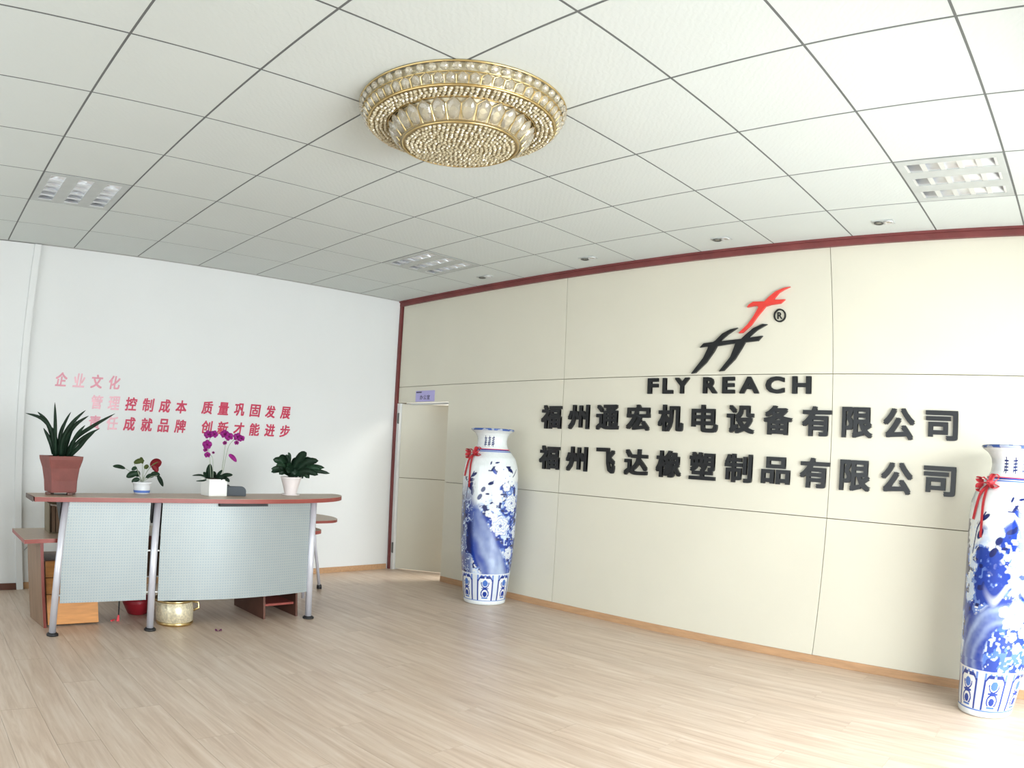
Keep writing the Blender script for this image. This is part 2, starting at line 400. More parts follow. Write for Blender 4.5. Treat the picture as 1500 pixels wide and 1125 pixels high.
def gem(w_, h_, d, seg=8):
    """faceted drop: table front, pointed back"""
    b = B(); prof = []
    ringv = []
    for s, dd in ((1.0, 0.0), (0.72, d*0.55), (0.35, d*0.8)):
        ringv.append([b.verts.new((dd, w_/2*s*math.cos((k+.5)*2*PI/seg), h_/2*s*math.sin((k+.5)*2*PI/seg))) for k in range(seg)])
    for i in range(2):
        for k in range(seg): b.faces.new((ringv[i][k], ringv[i][(k+1) % seg], ringv[i+1][(k+1) % seg], ringv[i+1][k]))
    b.faces.new(ringv[2]); bk_ = b.verts.new((-d*0.5, 0, 0))
    for k in range(seg): b.faces.new((ringv[0][(k+1) % seg], ringv[0][k], bk_))
    me = bpy.data.meshes.new('crystal'); b.normal_update(); b.to_mesh(me); b.free(); me.materials.append(M['crystal']); return me
def frame_mesh(w_, h_):
    b = B(); pts = [(0, -w_/2, -h_/2), (0, -w_/2, h_*0.2), (0, 0, h_/2), (0, w_/2, h_*0.2), (0, w_/2, -h_/2), (0, -w_/2, -h_/2)]
    tube(b, pts, 0.0022, 4, False); me = bpy.data.meshes.new('gold_frame'); b.to_mesh(me); b.free(); me.materials.append(M['gold']); return me
def gem_row(me, n, r, z, tilt, ph=0.0, fr=None):
    for k in range(n):
        a = 2*PI*(k+ph)/n
        o = bpy.data.objects.new('crystal', me); COL.objects.link(o); o.parent = lamp
        o.location = (r*math.cos(a), r*math.sin(a), z); o.rotation_euler = (0, tilt, a)
        if fr:
            f = bpy.data.objects.new('gold_frame', fr); COL.objects.link(f); f.parent = o; f.location = (0.002, 0, 0)
gem_row(gem(0.044, 0.042, 0.016), 56, 0.516, -0.032, 0.5)
gem_row(gem(0.046, 0.056, 0.014), 56, 0.492, -0.082, 0.6, 0.5, frame_mesh(0.052, 0.062))
gem_row(gem(0.07, 0.115, 0.02, 10), 30, 0.337, -0.168, 0.62, 0.0, frame_mesh(0.074, 0.12))
def net(r0, r1, zf, nm):
    """net of small crystals set in gold: hexagonal packing"""
    b = B(); s = 0.0245; r = r0+(s*0.5 if r0 > 0 else 0.0); kk = 0
    while r <= r1:
        m_ = max(1, int(round(2*PI*r/s)))
        for q in range(m_):
            a = 2*PI*(q+0.5*(kk % 2))/m_; x, y = r*math.cos(a)+random.uniform(-.0035, .0035), r*math.sin(a)+random.uniform(-.0035, .0035); z = zf(r)+random.uniform(-.002, .002); ro = s*0.46; a0 = random.random()
            rv = [b.verts.new((x+ro*math.cos(a0+k*PI/3), y+ro*math.sin(a0+k*PI/3), z)) for k in range(6)]
            jx, jy = random.uniform(-.35, .35), random.uniform(-.35, .35); rm = [b.verts.new((x+0.45*ro*math.cos(a0+k*PI/3), y+0.45*ro*math.sin(a0+k*PI/3), z-0.010+0.45*ro*(jx*math.cos(a0+k*PI/3)+jy*math.sin(a0+k*PI/3)))) for k in range(6)]
            for k in range(6): b.faces.new((rv[(k+1) % 6], rv[k], rm[k], rm[(k+1) % 6]))
            b.faces.new(rm[::-1])
        r += s*0.9; kk += 1
    o = obj(nm, b, M['bead'], lamp); o['kind'] = 'stuff'
net(0.375, 0.465, lambda r: -0.117-0.004*math.sin(PI*(r-.375)/.09), 'bead_net')
net(0.0, 0.285, lambda r: -0.222-0.022*(1-(r/.285)**2), 'bead_net')
b = B(); lathe(b, [(0.468, -0.110), (0.42, -0.116), (0.372, -0.113)], 64, cap=False); obj('net_backing', b, M['netback'], lamp, True)
b = B(); lathe(b, [(0.288, -0.218), (0.2, -0.230), (0.1, -0.238), (0.001, -0.240)], 64, cap=False); obj('net_backing', b, M['netback'], lamp, True)

# ------------------------------------------------------------------ door, jamb, sign
dr = bpy.data.objects.new('door_1', None); COL.objects.link(dr); struct(dr)
bm = B(); box(bm, (DX0-0.033, -0.004, 0.0), (DX0+0.012, 0.135, DZ-0.006)); box(bm, (DX0+0.0125, 0.09, DZ-0.02), (DX1, 0.135, DZ+0.0)); 
obj('door_frame', bm, M['wall'], dr)
bm = B(); box(bm, (DX1+0.0005, 0.023, 0), (DX1+0.006, 0.14, DZ)); obj('door_reveal', bm, M['panel'], dr)
lf = bpy.data.objects.new('door_leaf', None); COL.objects.link(lf); lf.parent = dr; lf.location = (DX0+0.016, 0.03, 0); lf.rotation_euler = (0, 0, math.radians(32))
bm = B(); box(bm, (0, 0, 0.012), (0.858, 0.04, 1.085), 0.0015); obj('leaf_panel', bm, M['panel'], lf)
bm = B(); box(bm, (0, 0, 1.091), (0.858, 0.04, DZ-0.012), 0.0015); obj('leaf_panel', bm, M['panel'], lf)
bm = B(); box(bm, (0.002, 0.006, 1.085), (0.856, 0.034, 1.091)); obj('leaf_joint', bm, M['joint'], lf)
bm = B(); lathe(bm, [(0.026, 0), (0.026, 0.006), (0.01, 0.012), (0.01, 0.045), (0.026, 0.055), (0.02, 0.075), (0.002, 0.08)], 20)
bmesh.ops.rotate(bm, verts=bm.verts[:], cent=(0, 0, 0), matrix=Matrix.Rotation(PI/2, 3, 'X')); bmesh.ops.translate(bm, verts=bm.verts[:], vec=(0.80, 0.0, 1.0))
obj('door_knob', bm, M['steel'], lf, True)
for z in (0.20, 1.72):
    bm = B(); box(bm, (DX0-0.012, -0.012, z), (DX0+0.016, -0.0045, z+0.12), 0.002); tube(bm, [(DX0+0.013, -0.012, z-0.004), (DX0+0.013, -0.012, z+0.124)], 0.006, 8)
    obj('hinge', bm, M['hinge'], dr)

# ------------------------------------------------------------------ lettering
def glyph(ch, size, depth, bold, font_scale_x=1.0):
    c = bpy.data.curves.new('g', 'FONT'); c.body = ch; c.size = size; c.extrude = depth/2; c.offset = bold
    c.align_x = 'CENTER'; c.resolution_u = 3
    o = bpy.data.objects.new('g', c); COL.objects.link(o)
    dg = bpy.context.evaluated_depsgraph_get(); me = bpy.data.meshes.new_from_object(o.evaluated_get(dg))
    bpy.data.objects.remove(o); bpy.data.curves.remove(c)
    n = len(me.vertices); co = np.empty(n*3); me.vertices.foreach_get('co', co); co = co.reshape(-1, 3)
    lo, hi = co.min(0), co.max(0); cen = (lo+hi)/2
    return me, co, cen, hi-lo
def fit_glyph(name, ch, w_, h_, depth, bold, plane, pos, m, parent=None, proud=0.0, keep_aspect=False, shear=0.0, swell=0.0):
    me, co, cen, ext = glyph(ch, 1.0, 0.1, bold)
    k = h_/max(ext[1], 1e-6); kx = k if keep_aspect else w_/max(ext[0], 1e-6)
    X = (co[:, 0]-cen[0])*kx; Y = (co[:, 1]-cen[1])*k; Z = (co[:, 2]-cen[2])/max(ext[2], 1e-6)*depth
    if swell:
        # a bold weight: the strokes are thickened by laying the glyph over itself, a little apart
        bb = bmesh.new(); bb.from_mesh(me); n0 = len(bb.verts); base = list(zip(X, Y, Z)); bb.free()
        polys = [tuple(p.vertices) for p in me.polygons]; V_ = []; F_ = []
        sh = [(0, 0), (1, 1), (-1, 1), (1, -1), (-1, -1)] if swell > 0.001 else [(1, .5), (-1, -.5)]
        for q, (dx, dy) in enumerate(sh):
            V_ += [(x+dx*swell, y+dy*swell, z-(0.00015*q if z < 0 else -0.00015*q)) for x, y, z in base]; F_ += [tuple(i+q*n0 for i in p) for p in polys]
        me = bpy.data.meshes.new(name); me.from_pydata(V_, [], F_); a_ = np.array(V_); X, Y, Z = a_[:, 0], a_[:, 1], a_[:, 2]
    X = X+shear*Y
    if plane == 'T': P = np.stack([X, -Z-depth/2-proud, Y], 1)        # on y = 0, read from -y
    else: P = np.stack([Z+depth/2+proud, X, Y], 1)                    # on x = 0, read from +x
    me.vertices.foreach_set('co', P.ravel()); me.update(); me.materials.clear()
    o = obj(name, me, m, parent); o.location = pos; return o
ordn = ['first', 'second', 'third', 'fourth', 'fifth', 'sixth', 'seventh', 'eighth', 'ninth', 'tenth', 'eleventh', 'last']
for row, (txt, z, x0, pitch) in enumerate((('福州通宏机电设备有限公司', 1.793, 2.433, 0.3285), ('福州飞达橡塑制品有限公司', 1.412, 2.433, 0.3285))):
    for k, ch in enumerate(txt):
        ww = 0.240 if ch not in '飞' else 0.20
        hh = 0.218 if ch not in '品司' else 0.200
        mm = M['letter']
        o = fit_glyph('wall_character', ch, ww-0.01, hh-0.01, 0.022, 0.0, 'T', (x0+pitch*k, 0, z), mm, swell=0.0072)
        tag(o, 'black Chinese character %s, %s in the %s row of the company name' % (ch, ordn[k], ('upper', 'lower')[row]), 'character', 'black company name on the panelled wall')
for ch, x, k in zip('FLYREACH', (3.558, 3.708, 3.848, 4.116, 4.286, 4.473, 4.699, 4.926), range(8)):
    o = fit_glyph('wall_letter', ch, {'L': .095, 'F': .098, 'E': .105, 'C': .155, 'A': .165, 'H': .15, 'R': .125, 'Y': .135}[ch], 0.124, 0.018, 0.02, 'T', (x, 0, 2.062), M['letter'], swell=0.004)
    tag(o, 'black capital letter %s in the English name below the logo' % ch, 'letter', 'black capital letters below the logo')
red = [(4.834, 2.826), (4.774, 2.818), (4.703, 2.795), (4.646, 2.756), (4.605, 2.721), (4.507, 2.725), (4.465, 2.703), (4.449, 2.682), (4.537, 2.691), (4.553, 2.677), (4.506, 2.605), (4.454, 2.543), (4.371, 2.476), (4.408, 2.477), (4.485, 2.536), (4.542, 2.604), (4.614, 2.679), (4.66, 2.69), (4.746, 2.697), (4.787, 2.728), (4.70, 2.728), (4.69, 2.738), (4.733, 2.783), (4.784, 2.808)]
blk = [(4.365, 2.52), (4.297, 2.51), (4.222, 2.478), (4.159, 2.424), (4.137, 2.413), (4.05, 2.407), (4.012, 2.372), (4.094, 2.381), (4.089, 2.364), (4.047, 2.285), (3.935, 2.159), (3.977, 2.165), (4.075, 2.246), (4.144, 2.329), (4.175, 2.378), (4.345, 2.396), (4.335, 2.37), (4.3, 2.288), (4.196, 2.172), (4.24, 2.177), (4.342, 2.268), (4.403, 2.354), (4.432, 2.4), (4.547, 2.408), (4.588, 2.447), (4.48, 2.438), (4.465, 2.44), (4.537, 2.493), (4.629, 2.537), (4.588, 2.541), (4.506, 2.512), (4.439, 2.464), (4.397, 2.429), (4.234, 2.419), (4.202, 2.417), (4.276, 2.471)]
def area2(p): return sum(p[i][0]*p[(i+1) % len(p)][1]-p[(i+1) % len(p)][0]*p[i][1] for i in range(len(p)))
for nm, P, m, lab in (('logo_stroke', red, 'red', 'red slanted letter-like stroke at the top of the wall logo'), ('logo_stroke', blk, 'letter', 'black double-stemmed slanted stroke forming the lower part of the logo')):
    b = B(); c = (4.4, 2.5)
    prism(b, [(a-c[0], z-c[1]) for a, z in P], -0.022, -0.0005, 'y')
    o = obj(nm, b, M[m]); o.location = (c[0], 0, c[1]); tag(o, lab, 'logo', 'wall logo')
t = thing('registered_mark', (4.735, 0, 2.604), 'small black circled R mark beside the red logo stroke', 'logo', 'wall logo')
b = B(); n = 32
for k in range(n):
    a0, a1 = 2*PI*k/n, 2*PI*(k+1)/n; r0, r1 = 0.042, 0.053
    q = [(r0*math.cos(a0), r0*math.sin(a0)), (r1*math.cos(a0), r1*math.sin(a0)), (r1*math.cos(a1), r1*math.sin(a1)), (r0*math.cos(a1), r0*math.sin(a1))]
    lo = [b.verts.new((x, -0.012, z)) for x, z in q]; hi = [b.verts.new((x, -0.0005, z)) for x, z in q]
    b.faces.new(lo); b.faces.new(hi[::-1]); b.faces.new((lo[0], lo[3], hi[3], hi[0])); b.faces.new((lo[1], hi[1], hi[2], lo[2]))
obj('circle', b, M['letter'], t)
fit_glyph('letter', 'R', 0.042, 0.054, 0.011, 0.008, 'T', (0, 0, 0), M['letter'], t)
# sign over the door
t = thing('door_sign', (0.54, 0, 2.03), 'small lilac room sign above the half-open door', 'sign')
b = B(); box(b, (-0.165, -0.008, -0.062), (0.165, -0.0005, 0.062), 0.002); obj('plate', b, M['lilac'], t)
b = B(); box(b, (-0.155, -0.0095, 0.038), (-0.06, -0.0082, 0.052)); obj('small_print', b, M['signtext'], t)
for k, ch in enumerate('办公室'): fit_glyph('character', ch, 0.054, 0.052, 0.001, 0.01, 'T', (-0.06+k*0.062, -0.0082, -0.014), M['signtext'], t)
# crimson slogans on the white wall
def slogan(label, chunks):
    t = thing('slogan', (0, chunks[0][1], chunks[0][3]), label, 'lettering', 'crimson slogans on the white wall')
    for txt, y0, pitch, z, mats in chunks:
        for k, ch in enumerate(txt):
            fit_glyph('character', ch, 0.112, 0.124, 0.002, 0.0, 'W', (0, y0+pitch*k-chunks[0][1], z-chunks[0][3]), M[mats[min(k, len(mats)-1)]], t, keep_aspect=False, shear=0.12, swell=0.0034)
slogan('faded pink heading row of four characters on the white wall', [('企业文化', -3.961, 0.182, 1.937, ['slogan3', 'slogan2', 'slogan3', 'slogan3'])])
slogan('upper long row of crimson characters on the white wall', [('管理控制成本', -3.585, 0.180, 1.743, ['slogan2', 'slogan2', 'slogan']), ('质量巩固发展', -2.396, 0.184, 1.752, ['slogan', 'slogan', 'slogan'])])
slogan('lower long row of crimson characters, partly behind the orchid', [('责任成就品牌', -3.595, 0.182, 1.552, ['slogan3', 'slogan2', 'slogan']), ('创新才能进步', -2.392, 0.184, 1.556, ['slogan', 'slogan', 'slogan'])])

# ------------------------------------------------------------------ reception desk
desk = thing('reception_desk', (1.7, -3.2, 0), 'curved reception counter with steel posts and perforated grey front', 'desk')
OD = (1.7, -3.2, 0)
def D(p): return (p[0]-OD[0], p[1]-OD[1], p[2])
def dbox(nm, lo, hi, m, bev=0.0, par=None): return boxo(nm, lo, hi, M[m], par or desk, bev, OD)
def smooth_curve(P, n=8):
    """Catmull-Rom through P"""
    out = []
    for i in range(len(P)-1):
        p0, p1, p2, p3 = [Vector(P[max(0, min(len(P)-1, i+k))]) for k in (-1, 0, 1, 2)]
        for s in range(n):
            t = s/n; out.append(0.5*((2*p1)+(-p0+p2)*t+(2*p0-5*p1+4*p2-p3)*t*t+(-p0+3*p1-3*p2+p3)*t**3))
    out.append(Vector(P[-1])); return out
def slab(nm, front, back, z0, z1, edge_m, top_m, par):
    F = smooth_curve([(a, b_, 0) for a, b_ in front], 6); Bk = [Vector((a, b_, 0)) for a, b_ in back]
    poly = [(p.x-OD[0], p.y-OD[1]) for p in F+Bk]
    b = B(); prism(b, poly, z0, z1-0.0015, 'z'); o = obj(nm, b, M[edge_m], par)
    b = B(); prism(b, poly, z1-0.0014, z1, 'z'); obj('laminate', b, M[top_m], o); return o
ct = slab('counter_top', [(1.79, -4.452), (1.83, -4.0), (1.88, -3.5), (1.955, -3.0), (1.975, -2.6), (1.93, -2.2), (1.80, -1.92), (1.60, -1.745), (1.44, -1.70)],
          [(1.40, -1.72), (1.42, -4.462)], 0.962, 0.995, 'redwood', 'top', desk)
dbox('end_edge', (1.42, -4.468, 0.962), (1.79, -4.4625, 0.9945), 'dkedge')
posts = [((1.72, -4.335), 0.135), ((1.765, -3.565), 0.075), ((1.832, -2.195), 0.03)]
for (px, py), ln in posts:
    b = B(); tube(b, [D((px, py, 0.02)), D((px, py+ln, 0.958))], 0.0275, 20); p_ = obj('leg', b, M['steel'], desk, True)
    b = B(); lathe(b, [(0.047, 0.0), (0.047, 0.012), (0.034, 0.022)], 20, D((px, py, 0))); obj('rubber_foot', b, M['black'], p_, True)
    b = B(); prism(b, [(px-0.20-OD[0], 0.96), (px-0.02-OD[0], 0.96), (px-0.035-OD[0], 0.80)], py+ln-0.045-OD[1], py+ln-0.022-OD[1], 'y'); obj('bracket', b, M['black'], p_)
    for s_ in ((1,) if ln > 0.1 else (-1,) if ln < 0.05 else (-1, 1)):
        b = B(); tube(b, [D((px-0.05, py+s_*0.052, 0.22)), D((px-0.05, py+ln+s_*0.052, 0.958))], 0.011, 8); obj('back_post', b, M['black'], p_)
def modesty(P, zb, zt, shear):
    """curved perforated sheet"""
    F = smooth_curve([(a, b_, 0) for a, b_ in P], 10); b = B(); uvl = b.loops.layers.uv.new('UVMap'); s = 0; S = [0]
    for i in range(1, len(F)): s += (F[i]-F[i-1]).length; S.append(s)
    n = len(F); vt = []
    for off in (0.0, -0.003):
        vt.append([[b.verts.new(D((p.x+off, p.y+(shear[0]+(shear[1]-shear[0])*S[i_]/S[-1])*(z-zb)/(zt-zb), z))) for z in (zb, zt)] for i_, p in enumerate(F)])
    def uvf(f, idx):
        for l, (si, z) in zip(f.loops, idx): l[uvl].uv = (S[si], z)
    for i in range(n-1):
        f = b.faces.new((vt[0][i][0], vt[0][i+1][0], vt[0][i+1][1], vt[0][i][1])); uvf(f, [(i, zb), (i+1, zb), (i+1, zt), (i, zt)])
        f = b.faces.new((vt[1][i][0], vt[1][i][1], vt[1][i+1][1], vt[1][i+1][0])); uvf(f, [(i, zb), (i, zt), (i+1, zt), (i+1, zb)])
        for e in (0, 1): b.faces.new((vt[0][i][e], vt[0][i+1][e], vt[1][i+1][e], vt[1][i][e]))
    for i in (0, n-1): b.faces.new((vt[0][i][0], vt[0][i][1], vt[1][i][1], vt[1][i][0]))
    return obj('front_panel', b, M['perf'], desk)
p1 = modesty([(1.735, -4.268), (1.75, -3.94), (1.765, -3.592)], 0.235, 0.957, (0.062, 0.045))
p2 = modesty([(1.78, -3.50), (1.855, -3.1), (1.88, -2.8), (1.87, -2.5), (1.835, -2.215)], 0.225, 0.957, (0.045, 0.02))
for pn, es in ((p1, ((1.733, -4.30, -4.255, 0.065), (1.76, -3.60, -3.565, 0.055))), (p2, ((1.775, -3.54, -3.49, 0.05), (1.83, -2.225, -2.19, 0.02)))):
    for (x_, ya, yb, sh_) in es:
        for z_ in (0.29, 0.60):
            k_ = sh_*(z_-0.23)/0.72; b = B(); tube(b, [D((x_-0.010, ya+k_, z_)), D((x_-0.010, yb+k_, z_))], 0.006, 8); obj('clip', b, M['whitepot'], pn)
dbox('cable_tray', (1.80, -3.03, 0.935), (1.90, -2.62, 0.9615), 'black')
# lower work surface behind the counter
ws = slab('worksurface', [(1.70, -4.52), (1.66, -4.2), (1.60, -3.2), (1.62, -2.3), (1.60, -2.02), (1.50, -1.88), (1.30, -1.85)], [(1.02, -1.95), (0.98, -3.0), (1.04, -4.53)], 0.66, 0.69, 'redwood', 'top', desk)
b = B(); prism(b, [(1.13-OD[0], -4.415-OD[1]), (1.50-OD[0], -4.365-OD[1]), (1.50-OD[0], -4.34-OD[1]), (1.13-OD[0], -4.39-OD[1])], 0.0, 0.659, 'z'); sb_ = obj('side_board', b, M['brown'], desk)
b = B(); prism(b, [(1.5003-OD[0], -4.365-OD[1]), (1.503-OD[0], -4.365-OD[1]), (1.503-OD[0], -4.34-OD[1]), (1.5003-OD[0], -4.34-OD[1])], 0.0, 0.659, 'z'); obj('edge_strip', b, M['redwood'], sb_)
dbox('privacy_board', (1.05, -3.6, 0.28), (1.075, -1.95, 0.659), 'brown')
# round-ended extension with its own leg
sd = thing('side_table', (0.95, -1.7, 0), 'low brown round-ended side table at the right end of the counter', 'table')
P_ = [(0.95+0.40*math.cos(a)-0.95, -1.72+0.25*math.sin(a)+1.7) for a in [k*PI/14 for k in range(15)]]
P_ += [(-0.40, -0.25), (0.40, -0.25)]
b = B(); prism(b, P_, 0.725, 0.7475, 'z'); tt = obj('table_top', b, M['redwood'], sd)
b = B(); prism(b, P_, 0.7476, 0.750, 'z'); obj('laminate', b, M['top'], tt)
b = B(); tube(b, [(-0.08, 0.12, 0.725), (-0.10, 0.15, 0.45), (-0.15, 0.22, 0.2), (-0.185, 0.262, 0.02)], 0.016, 12); lg = obj('leg', b, M['steel'], sd, True)
b = B(); lathe(b, [(0.026, 0), (0.026, 0.03), (0.018, 0.045)], 16, (-0.185, 0.262, 0)); obj('rubber_foot', b, M['black'], lg, True)
b = B(); tube(b, [(-0.2, -0.15, 0.725), (-0.2, -0.15, 0.01)], 0.016, 12); obj('leg', b, M['steel'], sd, True)
b = B(); tube(b, [(0.2, -0.15, 0.725), (0.2, -0.15, 0.01)], 0.016, 12); obj('leg', b, M['steel'], sd, True)

# pedestal under the desk
t = thing('drawer_pedestal', (1.3, -4.08, 0), 'low orange-brown wooden pedestal under the left end of the desk', 'cabinet')
OP = (1.3, -4.08, 0)
boxo('carcass', (1.02, -4.33, 0.01), (1.455, -3.90, 0.50), M['brown'], t, 0.003, OP)
for k, (z0, z1) in enumerate(((0.015, 0.245), (0.25, 0.37), (0.375, 0.495))):
    d_ = boxo('drawer_front', (1.4555, -4.325, z0), (1.475, -3.905, z1), M['orange'], t, 0.002, OP)
# dark file box standing on the worksurface by the left post
t = thing('file_holder', (1.28, -4.22, 0.6905), 'upright brown file holder on the low worksurface by the left post', 'file holder')
bm = B(); box(bm, (-0.11, -0.055, 0), (0.11, -0.045, 0.22)); box(bm, (-0.11, 0.045, 0), (0.11, 0.055, 0.22)); box(bm, (-0.11, -0.045, 0), (-0.10, 0.045, 0.22)); box(bm, (-0.1, -0.045, 0), (0.11, 0.045, 0.008)); obj('case', bm, M['binder'], t)
bm = B(); box(bm, (-0.09, -0.035, 0.0085), (0.1, -0.005, 0.205)); box(bm, (-0.09, 0.003, 0.0085), (0.1, 0.035, 0.2)); obj('papers', bm, M['brown'], t)
# low dark shelf unit under the right part
t = thing('floor_shelf', (1.45, -2.4, 0), 'small dark walnut open shelf box on the floor under the counter', 'shelf')
OS = (1.45, -2.4, 0)
for y_ in (-2.565, -2.26): boxo('side_panel', (1.16, y_, 0), (1.735, y_+0.018, 0.29), M['dkbrown'], t, 0.001, OS)
boxo('shelf_board', (1.165, -2.5465, 0.10), (1.70, -2.2605, 0.118), M['redwood'], t, 0, OS)
boxo('top_board', (1.16, -2.565, 0.2905), (1.735, -2.242, 0.308), M['dkbrown'], t, 0, OS)

# gold and cream patterned pot under the counter
t = thing('gold_rimmed_pot', (1.60, -3.30, 0), 'cream pot with shiny gold rims on the floor under the counter', 'pot')
b = B(); lathe(b, [(0.125, 0.012), (0.15, 0.03), (0.155, 0.10), (0.148, 0.185), (0.14, 0.19), (0.143, 0.10), (0.13, 0.03)], 40); obj('body', b, mat('cream_weave', (214, 204, 176), 0.3, 0.3, noise=0.25, nscale=60), t, True)
b = B(); lathe(b, [(0.11, 0.0), (0.142, 0.0), (0.152, 0.012), (0.152, 0.028), (0.13, 0.03)], 40); obj('gold_base_rim', b, M['gold'], t, True)
b = B(); lathe(b, [(0.150, 0.182), (0.162, 0.186), (0.164, 0.20), (0.15, 0.208), (0.14, 0.2)], 40); obj('gold_top_rim', b, M['gold'], t, True)
b = B(); tube(b, [(0.04, 0.145, 0.17), (0.05, 0.19, 0.165), (0.05, 0.195, 0.12), (0.04, 0.15, 0.10)], 0.009, 10); obj('handle', b, M['gold'], t, True)
# red bowl and small red brush
b = B(); lathe(b, [(0.06, 0.0), (0.085, 0.01), (0.12, 0.09), (0.135, 0.14), (0.128, 0.14), (0.11, 0.09), (0.07, 0.02)], 32)
o = obj('red_basin', b, M['redplast'], None, True, (1.22, -3.50, 0)); tag(o, 'dark red plastic basin on the floor behind the middle post', 'basin')
t = thing('red_tipped_stick', (1.42, -3.73, 0), 'thin black stick with red lower end between wooden pedestal and dark red basin', 'stick')
b = B(); tube(b, [(0, 0, 0.0), (0.004, 0.008, 0.05)], [0.014, 0.008], 8); obj('red_end', b, M['ribbon'], t)
b = B(); tube(b, [(0.004, 0.008, 0.0505), (0.012, 0.02, 0.2)], 0.006, 8); obj('shaft', b, M['black'], t)
b = B(); tube(b, [(-0.03, -0.02, 0.006), (0.0, -0.055, 0.006)], [0.005, 0.007], 6); obj('side_tip', b, M['ribbon'], t)
# fallen petal
b = B()
for k in range(4):
    a = k*PI/2+0.4; vs = [b.verts.new((0.004*math.cos(a+1.57), 0.004*math.sin(a+1.57), 0.002)), b.verts.new((0.03*math.cos(a-.35), 0.03*math.sin(a-.35), 0.011)), b.verts.new((0.034*math.cos(a), 0.034*math.sin(a), 0.016)), b.verts.new((0.03*math.cos(a+.35), 0.03*math.sin(a+.35), 0.011))]
    b.faces.new(vs); ex = [b.verts.new(v.co+Vector((0, 0, -0.0018))) for v in vs]; b.faces.new(ex[::-1])
o = obj('fallen_flower', b, M['petal'], None, False, (1.965, -3.072, 0.0)); tag(o, 'small dark purple fallen orchid flower lying on the floor', 'flower')

# ------------------------------------------------------------------ things on the counter
RT = Vector((0.375, 0.927, 0)); FW = Vector((0.927, -0.375, 0)); UP = Vector((0, 0, 1))   # along the counter, towards the room, up
CZ = 0.9955
def leaf(parent, pts, wmax, m, name='leaf', prof=None, nrm=None, fold=0.15, n=9):
    """blade along a smooth path; wmax at the middle, tapered ends, slight V fold"""
    C = smooth_curve(pts, max(2, n//(len(pts)-1))); L_ = len(C); b = B(); rows = []
    prof = prof or (lambda t: math.sin(PI*min(1, max(0, t*0.93+0.05)))**0.7)
    nn = Vector(nrm or FW)
    for i, p in enumerate(C):
        t = i/(L_-1); tg = (C[min(i+1, L_-1)]-C[max(i-1, 0)]).normalized()
        sd_ = tg.cross(nn)
        sd_ = sd_.normalized() if sd_.length > 1e-4 else Vector((1, 0, 0))
        up_ = sd_.cross(tg).normalized(); wv = max(0.0006, wmax/2*prof(t))
        rows.append([b.verts.new(p-sd_*wv+up_*wv*fold), b.verts.new(p), b.verts.new(p+sd_*wv+up_*wv*fold)])
    for i in range(L_-1):
        for k in (0, 1): b.faces.new((rows[i][k], rows[i][k+1], rows[i+1][k+1], rows[i+1][k]))
    g_ = bmesh.ops.solidify(b, geom=b.faces[:], thickness=0.0012)
    return obj(name, b, m, parent, True)
def pl(u, v, d=0.0):   # plant-local: u right, v up (m), d towards the room
    return RT*u+UP*v+FW*d

# 1 tall strap-leaved plant in red-brown square pot
A1 = Vector((1.585, -4.265, CZ))
A1 = Vector((1.545, -4.215, CZ))
t = thing('strap_leaf_plant', A1, 'tall dark strap-leaved plant in a red-brown square pot, left end of counter', 'potted plant', rz=0)
def sqpot(b, prof, rz=0.0):
    rings = []
    for h_, z_ in prof:
        c_ = 0.07*h_; pts = [(h_, -h_+c_), (h_, h_-c_), (h_-c_, h_), (-h_+c_, h_), (-h_, h_-c_), (-h_, -h_+c_), (-h_+c_, -h_), (h_-c_, -h_)]
        cs, sn = math.cos(rz), math.sin(rz); rings.append([b.verts.new((x*cs-y*sn, x*sn+y*cs, z_)) for x, y in pts])
    for i in range(len(rings)-1):
        for k in range(8): b.faces.new((rings[i][k], rings[i][(k+1) % 8], rings[i+1][(k+1) % 8], rings[i+1][k]))
    b.faces.new(rings[0][::-1]); b.faces.new(rings[-1])
b = B(); sqpot(b, [(0.099, 0.018), (0.101, 0.03), (0.104, 0.10), (0.117, 0.19), (0.135, 0.25), (0.138, 0.276), (0.126, 0.276), (0.122, 0.25)], math.radians(8)); obj('pot', b, M['redpot'], t)
for sx in (-1, 1):
    for sy in (-1, 1):
        q = RT*(sx*0.085)+FW*(sy*0.06); b = B(); box(b, (q.x-.02, q.y-.02, 0), (q.x+.02, q.y+.02, 0.0175), 0.003); obj('pot_foot', b, M['dkbrown'], t)
b = B(); lathe(b, [(0.1, 0.2505), (0.1, 0.26), (0.03, 0.265)], 16); obj('soil', b, M['soil'], t)
def px1(x, y): return ((x-88)/192.0, 0.272+(665-y)/205.0)
leaves1 = [((78, 665), (72, 628), (56, 610), (31, 603)), ((80, 665), (70, 630), (60, 612), (46, 600)), ((80, 665), (79, 640), (78, 612), (76, 586)), ((84, 663), (86, 635), (92, 615), (100, 599)),
           ((88, 665), (90, 640), (104, 615), (123, 596)), ((90, 665), (94, 640), (108, 618), (127, 604)), ((95, 665), (108, 638), (136, 617), (165, 599)), ((98, 664), (112, 645), (128, 632), (146, 622)),
           ((100, 664), (106, 645), (114, 630), (124, 618)), ((76, 662), (72, 648), (66, 636), (58, 624)), ((86, 662), (84, 640), (86, 625), (90, 612)), ((102, 664), (116, 650), (126, 638), (140, 626)),
           ((92, 664), (96, 645), (100, 630), (108, 612)), ((82, 664), (80, 650), (76, 636), (70, 622))]
for k, lf_ in enumerate(leaves1):
    dd = random.uniform(-0.06, 0.06)
    leaf(t, [pl(*px1(*q), dd*(0.4+i/3)) for i, q in enumerate(lf_)], random.choice([0.031, 0.036, 0.04]), M['leaf1'], fold=0.3, n=12, prof=lambda s: max(0.05, (1-s**3)*(0.7+0.5*s)))
